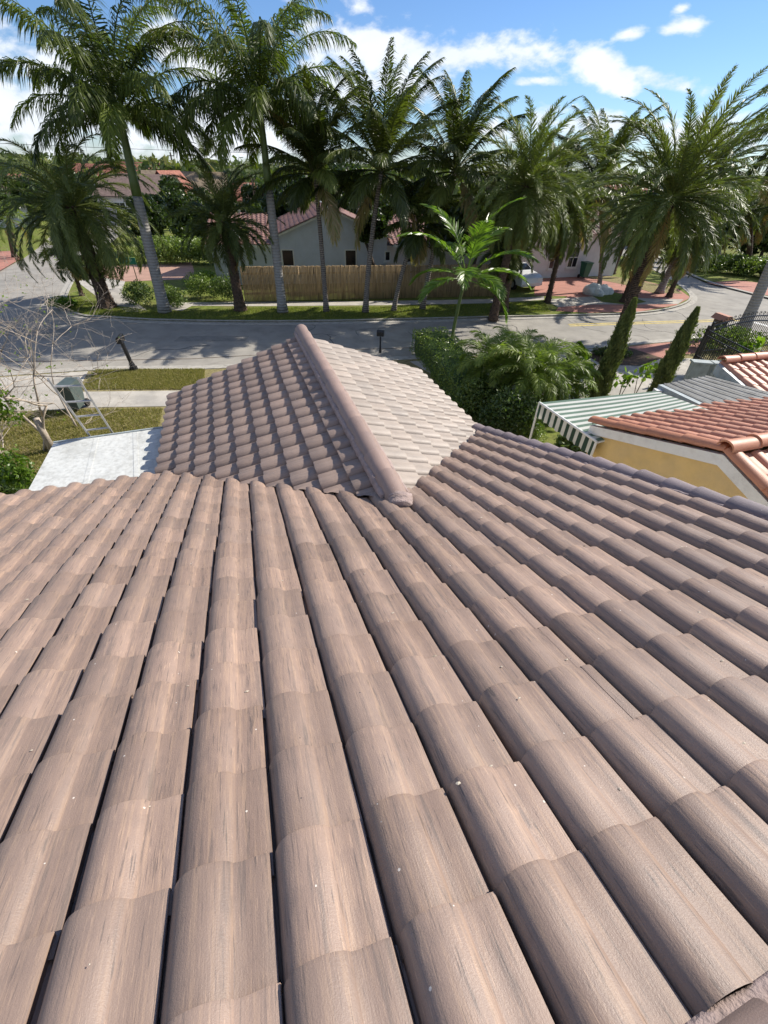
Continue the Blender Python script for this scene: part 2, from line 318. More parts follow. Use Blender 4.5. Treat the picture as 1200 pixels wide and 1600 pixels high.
M['bark'] = mat('dark_bark', (0.11, 0.085, 0.065), 0.95, 0.2, 0.35, 10, 0.8, 25)
M['crownshaft'] = mat('green_crownshaft', (0.095, 0.135, 0.030), 0.45, 0.5, 0.2, 3, 0.1, 20)
M['wire'] = mat('wire', (0.05, 0.05, 0.05), 0.7, 0.3, 0.1, 2)
M['stump'] = mat('cut_wood', (0.52, 0.42, 0.30), 0.9, 0.2, 0.2, 20)

def ring_mat(name, base, dark, freq, depth=0.6, nz=0.35):
    m = bpy.data.materials.new(name); m.use_nodes = True; t = m.node_tree; t.nodes.clear()
    out = N(t, 'ShaderNodeOutputMaterial'); b = N(t, 'ShaderNodeBsdfPrincipled'); t.links.new(b.outputs[0], out.inputs[0]); b.inputs['Roughness'].default_value = 0.88; b.inputs['Specular IOR Level'].default_value = 0.3
    uv = N(t, 'ShaderNodeUVMap'); w = N(t, 'ShaderNodeTexWave', bands_direction='Y'); w.inputs['Scale'].default_value = freq; w.inputs['Distortion'].default_value = 1.6; w.inputs['Detail'].default_value = 3; w.inputs['Detail Scale'].default_value = 2.5
    t.links.new(uv.outputs[0], w.inputs['Vector']); n = N(t, 'ShaderNodeTexNoise'); n.inputs['Scale'].default_value = 7; n.inputs['Detail'].default_value = 6; t.links.new(uv.outputs[0], n.inputs['Vector'])
    f = mth(t, 'ADD', mth(t, 'MULTIPLY', w.outputs['Fac'], depth), mth(t, 'MULTIPLY', mth(t, 'SUBTRACT', n.outputs[0], 0.5), nz * 3), clamp=True)
    x = N(t, 'ShaderNodeMix', data_type='RGBA'); t.links.new(f, x.inputs[0]); x.inputs[6].default_value = (*base, 1); x.inputs[7].default_value = (*dark, 1); t.links.new(x.outputs[2], b.inputs['Base Color'])
    bp = N(t, 'ShaderNodeBump'); bp.inputs['Strength'].default_value = 0.6; bp.inputs['Distance'].default_value = 0.03; t.links.new(w.outputs['Fac'], bp.inputs['Height']); t.links.new(bp.outputs[0], b.inputs['Normal'])
    return m
M['royal_trunk'] = ring_mat('smooth_grey_trunk', (0.34, 0.325, 0.30), (0.19, 0.18, 0.165), 2.4, 0.5)
M['coco_trunk'] = ring_mat('ringed_trunk', (0.30, 0.26, 0.22), (0.085, 0.07, 0.06), 3.2, 0.9)
M['date_trunk'] = ring_mat('knobbly_trunk', (0.16, 0.105, 0.07), (0.04, 0.028, 0.022), 5.0, 1.0, 0.6)
M['fence'] = mat('cane_fence', (0.42, 0.30, 0.165), 0.85, 0.3, 0.3, 2.0, 0.2, 30, stretch=(9, 9, 0.5), dark=(0.12, 0.085, 0.045))

def brick_mat(name, c1, c2, mortar, scale, bw=0.5, rh=0.25):
    m = bpy.data.materials.new(name); m.use_nodes = True; t = m.node_tree; t.nodes.clear()
    out = N(t, 'ShaderNodeOutputMaterial'); b = N(t, 'ShaderNodeBsdfPrincipled'); t.links.new(b.outputs[0], out.inputs[0]); b.inputs['Roughness'].default_value = 0.9
    tc = N(t, 'ShaderNodeTexCoord'); br = N(t, 'ShaderNodeTexBrick'); br.inputs['Scale'].default_value = scale; br.inputs['Brick Width'].default_value = bw; br.inputs['Row Height'].default_value = rh
    br.inputs['Color1'].default_value = (*c1, 1); br.inputs['Color2'].default_value = (*c2, 1); br.inputs['Mortar'].default_value = (*mortar, 1); br.inputs['Mortar Size'].default_value = 0.012; br.inputs['Bias'].default_value = 0.0
    t.links.new(tc.outputs['Object'], br.inputs['Vector'])
    n = N(t, 'ShaderNodeTexNoise'); n.inputs['Scale'].default_value = 1.3; n.inputs['Detail'].default_value = 8; t.links.new(tc.outputs['Object'], n.inputs['Vector'])
    mr = N(t, 'ShaderNodeMapRange'); mr.inputs['To Min'].default_value = 0.62; mr.inputs['To Max'].default_value = 1.3; t.links.new(n.outputs[0], mr.inputs[0])
    cv = N(t, 'ShaderNodeCombineXYZ'); [t.links.new(mr.outputs[0], cv.inputs[i]) for i in range(3)]
    x = N(t, 'ShaderNodeMix', data_type='RGBA', blend_type='MULTIPLY'); x.inputs[0].default_value = 1; t.links.new(br.outputs[0], x.inputs[6]); t.links.new(cv.outputs[0], x.inputs[7])
    t.links.new(x.outputs[2], b.inputs['Base Color']); return m
M['paver'] = brick_mat('red_pavers', (0.46, 0.20, 0.145), (0.38, 0.16, 0.12), (0.30, 0.19, 0.15), 4.0)
M['pink_paver'] = brick_mat('pink_pavers', (0.45, 0.27, 0.20), (0.40, 0.23, 0.17), (0.33, 0.23, 0.18), 4.0)

def stripe_mat(name, c1, c2, width):
    m = bpy.data.materials.new(name); m.use_nodes = True; t = m.node_tree; t.nodes.clear()
    out = N(t, 'ShaderNodeOutputMaterial'); b = N(t, 'ShaderNodeBsdfPrincipled'); tr = N(t, 'ShaderNodeBsdfTranslucent'); ms = N(t, 'ShaderNodeMixShader'); ms.inputs[0].default_value = 0.12
    uv = N(t, 'ShaderNodeUVMap'); sp = N(t, 'ShaderNodeSeparateXYZ'); t.links.new(uv.outputs[0], sp.inputs[0])
    fr = mth(t, 'LESS_THAN', mth(t, 'FRACT', mth(t, 'DIVIDE', sp.outputs[0], width)), 0.5)
    n = N(t, 'ShaderNodeTexNoise'); n.inputs['Scale'].default_value = 2.0; n.inputs['Detail'].default_value = 8; t.links.new(uv.outputs[0], n.inputs['Vector'])
    x = N(t, 'ShaderNodeMix', data_type='RGBA'); t.links.new(fr, x.inputs[0]); x.inputs[6].default_value = (*c1, 1); x.inputs[7].default_value = (*c2, 1)
    mr = N(t, 'ShaderNodeMapRange'); mr.inputs['To Min'].default_value = 0.7; mr.inputs['To Max'].default_value = 1.2; t.links.new(n.outputs[0], mr.inputs[0])
    cv = N(t, 'ShaderNodeCombineXYZ'); [t.links.new(mr.outputs[0], cv.inputs[i]) for i in range(3)]
    y = N(t, 'ShaderNodeMix', data_type='RGBA', blend_type='MULTIPLY'); y.inputs[0].default_value = 1; t.links.new(x.outputs[2], y.inputs[6]); t.links.new(cv.outputs[0], y.inputs[7])
    b.inputs['Roughness'].default_value = 0.7; t.links.new(y.outputs[2], b.inputs['Base Color']); t.links.new(y.outputs[2], tr.inputs[0])
    t.links.new(b.outputs[0], ms.inputs[1]); t.links.new(tr.outputs[0], ms.inputs[2]); t.links.new(ms.outputs[0], out.inputs[0]); return m
M['awning'] = stripe_mat('striped_canvas', (0.68, 0.69, 0.62), (0.13, 0.21, 0.15), 0.19)
M['valance'] = stripe_mat('striped_valance', (0.66, 0.66, 0.60), (0.018, 0.055, 0.036), 0.19)

M['royal_leaf'] = leaf_mat('royal_leaf', (0.029, 0.044, 0.009), (0.150, 0.189, 0.031), (0.36, 0.27, 0.13), 0.45, 0.30, 0.35)
M['coco_leaf'] = leaf_mat('coconut_leaf', (0.036, 0.051, 0.010), (0.169, 0.195, 0.042), (0.40, 0.30, 0.16), 0.42, 0.28, 0.42)
M['date_leaf'] = leaf_mat('date_leaf', (0.050, 0.069, 0.020), (0.188, 0.219, 0.056), (0.36, 0.24, 0.09), 0.48, 0.20, 0.35)
M['young_leaf'] = leaf_mat('young_leaf', (0.078, 0.137, 0.023), (0.163, 0.247, 0.033), (0.4, 0.3, 0.1), 0.36, 0.38, 0.55)
M['garden_palm_leaf'] = leaf_mat('garden_palm_leaf', (0.069, 0.106, 0.020), (0.213, 0.269, 0.050), (0.36, 0.24, 0.09), 0.45, 0.32, 0.4)
M['tree_leaf'] = leaf_mat('tree_leaf', (0.016, 0.030, 0.008), (0.070, 0.105, 0.020), (0.16, 0.17, 0.03), 0.42, 0.25, 0.5)
M['far_leaf'] = leaf_mat('far_leaf', (0.040, 0.062, 0.026), (0.120, 0.145, 0.050), (0.26, 0.24, 0.06), 0.6, 0.25, 0.3)
M['hedge_leaf'] = leaf_mat('hedge_leaf', (0.051, 0.086, 0.022), (0.216, 0.277, 0.062), (0.15, 0.19, 0.03), 0.42, 0.25, 0.5)
M['bright_leaf'] = leaf_mat('bright_leaf', (0.08, 0.14, 0.015), (0.20, 0.28, 0.03), (0.3, 0.33, 0.05), 0.42, 0.4, 0.5)
M['cypress_leaf'] = leaf_mat('cypress_leaf', (0.088, 0.112, 0.035), (0.240, 0.272, 0.088), (0.14, 0.15, 0.05), 0.6, 0.12, 0.3)
M['green_blade'] = leaf_mat('green_blade', (0.11, 0.14, 0.025), (0.21, 0.23, 0.045), (0.30, 0.26, 0.10), .6, .3, .3)
M['debris'] = leaf_mat('debris', (0.55, 0.48, 0.38), (0.50, 0.44, 0.35), (0.12, 0.08, 0.05), .9, .0, .2)
M['grass_blade'] = leaf_mat('grass_blade', (0.17, 0.165, 0.05), (0.27, 0.235, 0.085), (0.40, 0.31, 0.17), 0.6, 0.3, 0.3)

# ------------------------------------------------------------------ ground, roads, lots
g = MB(); g.poly([(-900, -300, -0.06), (900, -300, -0.06), (900, 1500, -0.06), (-900, 1500, -0.06)])
tag(g.build('ground', M['ground']), 'flat ground reaching to the horizon', None, kind='structure')
def sheet(name, pts, z, m, label=None):
    b = MB(); b.poly([(p[0], p[1], z) for p in pts]); o = b.build(name, M[m]); 
    if o.data.polygons[0].normal.z < 0: o.data.flip_normals()
    o['kind'] = 'structure'
    return o
def slab(name, pts, z0, z1, m):
    b = MB(); b.prism(pts, z0, z1); o = b.build(name, M[m]); o['kind'] = 'structure'; return o
RZ = 0.0
sheet('road', [(-70, 5), (70, 5), (70, 95), (-70, 95)], RZ, 'asphalt')
g2 = lambda x, y: G(x, y, 0.08)[:2]
def smooth_corner(pts, k=3):                       # Chaikin
    P = [np.array(p, float) for p in pts]
    for _ in range(k):
        Q = [P[0]]
        for a, b in zip(P[:-1], P[1:]): Q += [a * .75 + b * .25, a * .25 + b * .75]
        P = Q + [P[-1]]
    return P
far_edge = smooth_corner([g2(128, 416), g2(108, 445), g2(97, 474), g2(118, 493), g2(165, 495), g2(240, 500), g2(440, 503), g2(700, 497), g2(850, 493), g2(1000, 490), g2(1060, 480), g2(1086, 466), g2(1070, 450), g2(1040, 430), g2(1003, 412)], 3)
far_block = [(-42, 92)] + far_edge + [(24, 92)]
slab('far_lot_ground', far_block, -0.05, 0.08, 'lawn')
left_block = [(-90, 30), g2(-60, 440), g2(0, 420), g2(36, 402), g2(60, 385), (-55, 92), (-90, 92)]
slab('left_lot_ground', left_block, -0.05, 0.08, 'lawn')
right_edge = smooth_corner([g2(1010, 392), g2(1060, 420), g2(1100, 440), g2(1200, 465), g2(1330, 500)], 2)
slab('right_lot_ground', [(30, 92)] + right_edge + [(75, 30), (75, 92)], -0.05, 0.08, 'lawn')
near_edge = [(-70, 2), g2(-120, 600)] + [g2(0, 586), g2(140, 577), g2(320, 575), g2(600, 562), g2(850, 549), g2(1055, 532), g2(1110, 527), g2(1190, 532), g2(1300, 560)]
near_block = near_edge + [(70, 14), (70, -40), (-70, -40)]
slab('near_lot_ground', near_block, -0.05, 0.08, 'dry_lawn')
def strip(name, pts, w, z0, z1, m):                # band along a polyline, offset to its left side by w
    P = [np.array(p[:2], float) for p in pts]; n = len(P); L = []
    for i in range(n):
        t = P[min(i + 1, n - 1)] - P[max(i - 1, 0)]; t /= np.linalg.norm(t); L.append(P[i] + np.array([-t[1], t[0]]) * w)
    b = MB()
    for i in range(n - 1): b.prism([P[i], P[i + 1], L[i + 1], L[i]], z0, z1)
    o = b.build(name, M[m]); o['kind'] = 'structure'; return o
strip('far_kerb', far_edge, -0.36, -0.04, 0.025, 'kerb')
strip('far_kerb_top', far_edge, 0.14, -0.04, 0.10, 'kerb')
strip('near_kerb', near_edge, 0.42, -0.04, 0.045, 'kerb')
strip('near_kerb_top', near_edge, -0.14, -0.04, 0.10, 'kerb')
strip('right_kerb', right_edge, 0.35, -0.04, 0.095, 'kerb')
# pavements, drives and aprons: thin sheets on the lots
Z1 = 0.088
def px_sheet(name, pp, m, z=Z1): return sheet(name, [g2(*p) for p in pp], z, m)
px_sheet('pavement', [(284, 486), (300, 478), (400, 478.5), (600, 477), (760, 474), (850, 468.5), (850, 463.5), (760, 467.5), (600, 470.5), (400, 471.5), (270, 473), (255, 482)], 'concrete')
px_sheet('corner_path', [(150, 432), (196, 438), (190, 458), (232, 486), (200, 488), (160, 470), (120, 440)], 'concrete')
px_sheet('left_brick_drive', [(124, 418), (300, 410), (306, 436), (196, 440), (150, 432)], 'pink_paver', Z1 + .004)
px_sheet('brick_drive', [(886, 463), (868, 486), (920, 489), (1000, 487), (1056, 477), (1079, 465), (1060, 452), (1010, 440), (950, 431), (862, 434), (835, 437), (835, 462)], 'paver')
px_sheet('pavement_across_drive', [(850, 468.5), (885, 466), (930, 463), (1000, 466), (1068, 468), (1060, 475), (1000, 476), (930, 476), (872, 480)], 'concrete', Z1 + .004)
px_sheet('drive_lawn', [(925, 462), (960, 457), (985, 463), (1010, 472), (985, 477), (940, 472)], 'lawn', Z1 + .008)
px_sheet('corner_lawn', [(900, 430), (960, 432), (1010, 441), (1056, 452), (1066, 459), (1020, 458), (985, 447), (930, 436)], 'dry_lawn', Z1 + .008)
px_sheet('right_brick_drive', [(1104, 442), (1200, 462), (1330, 497), (1330, 470), (1200, 443), (1150, 438)], 'paver')
px_sheet('right_verge', [(1060, 421), (1104, 441), (1150, 437), (1200, 444), (1200, 432), (1100, 418)], 'lawn', Z1 + .004)
px_sheet('left_far_drive', [(-40, 450), (0, 423), (33, 404), (20, 392), (-40, 395)], 'paver')
px_sheet('driveway_left', [(-160, 612), (0, 590), (138, 580), (108, 640), (0, 645), (-160, 660)], 'concrete')
px_sheet('footpath', [(126, 612.5), (330, 610), (330, 634), (108, 637.5)], 'concrete', Z1 + .004)
px_sheet('driveway_right', [(640, 565), (850, 551), (985, 541), (1010, 560), (1080, 560), (1060, 640), (900, 690), (800, 660), (700, 600)], 'concrete')
px_sheet('brick_apron', [(978, 542), (1056, 534), (1100, 531), (1085, 552), (1024, 562), (990, 551)], 'paver', Z1 + .004)
px_sheet('mulch_bed', [(930, 545), (975, 541), (1035, 560), (1000, 572), (940, 570), (915, 555)], 'soil', Z1 + .008)
px_sheet('side_lawn', [(820, 660), (870, 650), (930, 690), (1000, 760), (880, 760), (800, 700)], 'lawn', Z1 + .004)
# road markings
def line_sheet(name, a, b, w, m, z=RZ + 0.006):
    a, b = G(*a)[:2], G(*b)[:2]; t = b - a; t /= np.linalg.norm(t); n = np.array([-t[1], t[0]]) * w / 2
    return sheet(name, [a - n, b - n, b + n, a + n], z, m)
line_sheet('yellow_road_line', (888, 507), (1160, 498.5), 0.13, 'yellow_line')
line_sheet('yellow_road_line', (890, 509.5), (1160, 501), 0.13, 'yellow_line')
line_sheet('white_stop_line', (1176, 503), (1225, 517), 0.35, 'white_line')
strip('sealed_road_seam', [G(0, 566)[:2], G(300, 561)[:2], G(520, 548)[:2], G(850, 536)[:2]], 0.05, 0.001, 0.005, 'soil')

RNG = np.random.default_rng(21)
for k in range(16):                       # sealed cracks wandering over the street
    p = np.array([-12 + 34 * RNG.random(), 0.0]); p[1] = 18.0 + 5.5 * RNG.random() + .2 * p[0]; a = RNG.random() * PI; pts = [p.copy()]
    for j in range(10):
        a += RNG.normal(0, .45); p = p + np.array([math.cos(a), math.sin(a)]) * .38; pts.append(p.copy())
    strip('sealed_crack', pts, .025 + .02 * RNG.random(), 0.001, 0.0045, 'tar')
for (x, y, w_, h_) in ((330, 531, 1.6, .8), (760, 520, 1.3, 1.0), (960, 505, 2.2, .7), (60, 520, 1.4, 1.1)):
    c = G(x, y, 0)[:2]; sheet('asphalt_patch', [c + [-w_, -h_ / 2], c + [w_, -h_ / 2 + .2 * w_], c + [w_, h_ / 2 + .2 * w_], c + [-w_, h_ / 2]], .0045, 'patch')
# grass blades on the lawns (stuff)
def grass(name, polys, n, label):
    b = MB(); V = []; T = []
    for pp in polys:
        P = np.array([g2(*p) for p in pp]); lo, hi = P.min(0), P.max(0); cnt = 0; m = n // len(polys)
        while cnt < m:
            q = lo + RNG.random((m * 2, 2)) * (hi - lo); ins = np.zeros(len(q), bool)
            for i in range(len(P)):
                a, c = P[i], P[i - 1]
                cond = ((a[1] > q[:, 1]) != (c[1] > q[:, 1])) & (q[:, 0] < (c[0] - a[0]) * (q[:, 1] - a[1]) / (c[1] - a[1] + 1e-12) + a[0]); ins ^= cond
            q = q[ins][:m - cnt]; cnt += len(q)
            h = 0.03 + 0.05 * RNG.random(len(q)); an = RNG.random(len(q)) * 2 * PI; w = 0.012
            d = np.stack([np.cos(an), np.sin(an)], 1) * w; l = RNG.normal(0, 0.02, (len(q), 2)); z = np.full(len(q), 0.09)
            V.append(np.stack([np.c_[q - d, z], np.c_[q + d, z], np.c_[q + l, z + h]], 1)); T.append(np.repeat(RNG.random(len(q)), 3))
    V = np.vstack(V).reshape(-1, 3); T = np.concatenate(T); k = len(V) // 3
    b.add(V, [(3 * i, 3 * i + 1, 3 * i + 2) for i in range(k)], tone=T)
    return tag(b.build(name, M['grass_blade'] if name == 'verge_grass' else M['green_blade']), label, 'grass', kind='stuff')
grass('verge_grass', [[(150, 578), (320, 577), (320, 609), (128, 609)], [(0, 645), (108, 641), (255, 638), (245, 690), (180, 690), (0, 800)]], 46000, 'short patchy dry grass of the verge and front yard on the near side')
grass('far_verge_grass', [[(110, 488), (240, 498), (440, 500), (700, 494), (860, 488), (850, 472), (600, 480), (400, 481), (250, 488), (160, 475), (105, 462)]], 42000, 'green grass strip along the far side of the street under the palms')

# ------------------------------------------------------------------ tiled roofs
PROF = [(-.030, -.012), (-.002, -.010), (.016, .020), (.055, .048), (.105, .069), (.17, .083), (.26, .090), (.37, .090), (.47, .083), (.55, .070), (.595, .056), (.608, .048), (.68, .041), (.76, .040), (.84, .040), (.91, .038), (.972, .033), (.977, .027), (.962, .014), (.958, -.010), (1.0, -.016)]
def tile_field(origin, ea, ed, cols, rows, w, l, keep=None, th=0.026, jit=1.0, flip=False, butt=0.024, hs=1.0):
    """field of S tiles: origin = plane point, ea across, ed down-slope; rows end at v = rows[k]"""
    en = np.cross(ea, ed); en = en if en[2] > 0 else -en
    b = MB(); prof = np.array(PROF) * [1, hs]
    if flip: prof = np.c_[1 - prof[::-1, 0], prof[::-1, 1]]
    n = len(prof)
    for u in cols:
        for v in rows:
            if keep and not keep(u + w / 2, v - l / 2): continue
            ju, jv, jr = RNG.normal(0, 0.0024) * jit, RNG.normal(0, 0.0055) * jit, RNG.normal(0, 0.011) * jit
            jh = abs(RNG.normal(0, 0.0028)) * jit; tone = RNG.random(); off = RNG.random(2) * 40
            V, UV = [], []
            for (vv, hh) in ((v - l - 0.05, 0.0), (v - l * .5, th * .55), (v - .012, th), (v, th - 0.003)):
                for x, h in prof:
                    pu = u + x * w + ju + jr * (vv - v); ph = h + hh + jh + 0.002
                    V.append(origin + ea * pu + ed * (vv + jv) + en * ph); UV.append((x * w + off[0], vv - v + off[1]))
            base = len(V)
            for x, h in prof:
                V.append(origin + ea * (u + x * w + ju) + ed * (v + jv - 0.004) + en * (max(h - butt, -0.02))); UV.append((x * w + off[0], off[1]))
            F = []
            for r in range(4):
                for i in range(n - 1):
                    a0 = r * n + i; F.append((a0, a0 + 1, a0 + n + 1, a0 + n))
            b.add(V, F, uv=UV, tone=tone)
    return b
def bisect(me, co, no):      # remove what lies on the side no points to
    bm = bmesh.new(); bm.from_mesh(me)
    bmesh.ops.bisect_plane(bm, geom=bm.verts[:] + bm.edges[:] + bm.faces[:], plane_co=co, plane_no=no, clear_outer=True)
    bm.to_mesh(me); bm.free()
def shade(o):
    me = o.data; me.polygons.foreach_set('use_smooth', [True] * len(me.polygons)); 
    me.set_sharp_from_angle(angle=math.radians(32)) if hasattr(me, 'set_sharp_from_angle') else None
def join_meshes(name, mes):
    bm = bmesh.new()
    for m_ in mes: bm.from_mesh(m_)
    out = bpy.data.meshes.new(name); bm.to_mesh(out); bm.free(); return out
def raw(b, name):                            # mesh only
    o = b.build(name, None); me = o.data; bpy.data.objects.remove(o); return me

SL = math.radians(18.43)
DN = FX * math.cos(SL) - UP * math.sin(SL)
P0 = np.array([0, 0, CAMZ - 1.5 - 0.062])
TW, TL, U0, V0 = 0.29006, 0.30903, -0.769 - 0.93 * 0.29, 0.460
RIDGE_V = -0.33; EAVE_V = V0 + 18 * TL
house = empty('tiled_house', H(0, 3, 0), 'near house under brown barrel tiles whose roof fills the lower photo', 'house')
rows = [V0 + k * TL for k in range(-1, 19)]
jL = list(range(-34, 8)); jR = list(range(7, 16))
RX = 1.22                                      # ridge of the front wing, house frame
colL = [U0 + j * TW for j in range(-34, 7)]; colR = [U0 + j * TW for j in range(7, 16)]
U_RAKE = U0 + 16 * TW
# left part (cut along the left valley) and right part (cut along the right valley)
APEX_F = 3.16; LV_A, LV_F = -1.42, 5.86; RV_A, RV_F = 3.74, 5.76
sp = U0 + 7 * TW
meL = raw(tile_field(P0, AX, DN, [U0 + j * TW for j in range(-34, 8)], rows, TW, TL, hs=.88), 'l')
meR = raw(tile_field(P0, AX, DN, [U0 + j * TW for j in range(7, 16)], rows, TW, TL, hs=.88), 'r')
mid = H(RX, 0, 0)
bisect(meL, Vector(mid), Vector(AX)); bisect(meR, Vector(mid), Vector(-AX))
def vplane(a0, f0, a1, f1):                    # vertical plane through two house-frame points; normal towards +F
    d = AX * (a1 - a0) + FX * (f1 - f0); n = np.cross(d, UP); n /= np.linalg.norm(n)
    return Vector(H(a0, f0, 0)), Vector(n if n @ FX > 0 else -n)
co, no = vplane(RX, APEX_F, LV_A, LV_F); bisect(meL, co, no)
co, no = vplane(RX, APEX_F, RV_A, RV_F); bisect(meR, co, no)
me = join_meshes('roof', [meL, meR]); ro = link('roof', me, M['tile'], house); shade(ro)
# decking under the tiles, back slope, walls
def hp(a, v, off=0.0): return P0 + AX * a + DN * v + np.array([0, 0, off])
AL = U0 - 34 * TW
b = MB()
apexv = APEX_F / math.cos(SL)
b.extrude([hp(AL, RIDGE_V), hp(U_RAKE - .05, RIDGE_V), hp(U_RAKE - .05, RV_F / math.cos(SL) - .05), hp(RX, apexv - .05), hp(LV_A, LV_F / math.cos(SL)), hp(LV_A, EAVE_V - .04), hp(AL, EAVE_V - .04)], (0, 0, -0.10))
b.build('roof_deck', M['soil'], house, fix=True)
b = MB(); ridgeZ = hp(0, RIDGE_V)[2]
BDN = -FX * math.cos(SL) - UP * math.sin(SL); RP = P0 + DN * RIDGE_V
back = raw(tile_field(RP, AX, BDN, [U0 + j * TW for j in range(-12, 16)], [0.1 + TL * k for k in range(1, 8)], TW, TL), 'b')
o = link('back_roof', back, M['tile'], house); shade(o)
b = MB(); b.extrude([RP + AX * AL, RP + AX * (U_RAKE - .05), RP + AX * (U_RAKE - .05) + BDN * 6.5, RP + AX * AL + BDN * 6.5], (0, 0, -0.1)); b.build('back_roof_deck', M['tile'], house, fix=True)
b = MB(); z1 = 2.85; a1 = U_RAKE - 0.35
b.prism([H(AL + .3, 5.25, 0), H(a1, 5.25, 0), H(a1, -5.6, 0), H(AL + .3, -5.6, 0)], 0.0, z1)
b.prism([H(-1.0, 8.35, 0), H(3.35, 8.35, 0), H(3.35, 5.252, 0), H(-1.0, 5.252, 0)], 0.0, 2.80)
b.extrude([H(a1 + .002, 5.25, z1), H(a1 + .002, -5.6, z1), H(a1 + .002, -0.2, ridgeZ - .22)], AX * -0.2)
b.build('wall', M['cream_wall'], house, fix=True)
# fascia boards
b = MB()
for (A0, A1) in ((AL, LV_A - .02),):
    c = hp((A0 + A1) / 2, EAVE_V - .05); b.box(c + UP * -0.10, A1 - A0, 0.03, 0.18, AX, FX, UP)
b.build('fascia', M['white_paint'], house)
# front wing
WSL = math.radians(20.0); RZW = CAMZ - 2.45 - 0.16; HWL, HWR = 2.62, 2.48; GF = 8.72
wl = -AX * math.cos(WSL) - UP * math.sin(WSL); wr = AX * math.cos(WSL) - UP * math.sin(WSL)
OR = H(RX, 0, RZW)
nrow = 9
colsW = [GF - TW * (k + 1) + 0.02 for k in range(19)]
rowsL = [HWL / math.cos(WSL) - TL * k for k in range(nrow)]
rowsR = [HWR / math.cos(WSL) - TL * k for k in range(nrow)]
WL = raw(tile_field(OR, FX, wl, colsW, rowsL, TW, TL, th=.060, butt=.07, hs=.74, jit=.5), 'wl'); WR = raw(tile_field(OR, FX, wr, colsW, rowsR, TW, TL, th=.034, hs=.60, jit=.6), 'wr')
bisect(WL, Vector(OR), Vector(AX)); bisect(WR, Vector(OR), Vector(-AX))
co, no = vplane(RX, APEX_F - .06, LV_A, LV_F - .06); bisect(WL, co, -no)
co, no = vplane(RX, APEX_F - .06, RV_A, RV_F - .06); bisect(WR, co, -no)
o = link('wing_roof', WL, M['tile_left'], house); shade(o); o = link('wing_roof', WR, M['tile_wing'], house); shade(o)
b = MB()
for s_, hw, ed in ((-1, HWL, wl), (1, HWR, wr)):
    e = hw / math.cos(WSL) - .05
    pts = [OR + FX * (APEX_F + .0), OR + FX * (GF - .02), OR + FX * (GF - .02) + ed * e, OR + FX * 5.80 + ed * e]
    b.extrude(pts, (0, 0, -0.09))
b.build('wing_deck', M['soil'], house, fix=True)
b = MB(); b.extrude([H(RX - HWL + .3, 8.352, 2.80), H(RX + HWR - .3, 8.352, 2.80), H(RX, 8.352, RZW - .1)], FX * -0.15)
b.build('gable_wall', M['cream_wall'], house, fix=True)
# ridge cap of the wing: overlapping barrel tiles bedded in mortar
def cap_run(name, a, bpt, r0, r1, seg, m, parent, up=UP, squash=0.8, arc=1.0, jit=0.004, n=14):
    a, bpt = np.array(a, float), np.array(bpt, float); L = np.linalg.norm(bpt - a); t = (bpt - a) / L; s = np.cross(t, up); s /= np.linalg.norm(s); u = np.cross(s, t)
    k = max(1, int(round(L / seg))); b = MB()
    for i in range(k):
        q0 = a + t * (L * i / k); q1 = a + t * (L * (i + 1) / k + 0.035); tone = RNG.random(); off = RNG.random(2) * 30; V, UV, F = [], [], []; dj = RNG.normal(0, jit, 2)
        for q, rr, h in ((q0, r1, 0.0), ((q0 + q1) / 2, (r0 + r1) / 2, 0.006), (q1, r0, 0.014), (q1 + t * 0.001, r0 - 0.020, 0.006)):
            for j in range(n + 1):
                th = PI * (0.5 - arc / 2) + PI * arc * j / n
                V.append(q + s * (rr * math.cos(th) + dj[0]) + u * (rr * squash * math.sin(th) + h + dj[1] * .5)); UV.append((rr * th + off[0], (q - q0) @ t + off[1]))
        F = [(r * (n + 1) + j, r * (n + 1) + j + 1, (r + 1) * (n + 1) + j + 1, (r + 1) * (n + 1) + j) for r in range(3) for j in range(n)]
        b.add(V, F, uv=UV, tone=tone)
    o = b.build(name, M[m], parent, fix=True); shade(o); return o
def lumpy(b, a, e, w, h, nseg, up=UP, amp=0.012, side=None):   # rough mortar bead
    a, e = np.array(a, float), np.array(e, float); t = (e - a) / np.linalg.norm(e - a); s = np.cross(t, up); s /= np.linalg.norm(s); u = np.cross(s, t)
    P = [a + (e - a) * i / nseg for i in range(nseg + 1)]; V = []; m = 10
    for p in P:
        for j in range(m):
            th = 2 * PI * j / m; r = 1 + RNG.normal(0, amp / max(h, .01) * .22)
            V.append(p + s * w * math.cos(th) * r + u * h * math.sin(th) * r)
    F = [(i * m + j, i * m + (j + 1) % m, (i + 1) * m + (j + 1) % m, (i + 1) * m + j) for i in range(nseg) for j in range(m)] + [tuple(range(m)), tuple(range(nseg * m, nseg * m + m))]
    b.add(V, F)
cap_run('ridge_cap', H(RX, APEX_F - 0.10, RZW + 0.080), H(RX, GF + .03, RZW + 0.080), 0.125, 0.110, 0.42, 'ridge', house, squash=1.0)
b = MB()
for s_ in (-1, 1): lumpy(b, H(RX + s_ * .115, APEX_F + .05, RZW + .065), H(RX + s_ * .115, GF, RZW + .065), .04, .055, 90, amp=0.02)
lumpy(b, H(RX - .02, APEX_F - .17, RZW + .075), H(RX + .02, APEX_F - .03, RZW + .10), .135, .105, 12, amp=.03)
b.build('ridge_mortar', M['mortar'], house, smooth=True, fix=True)
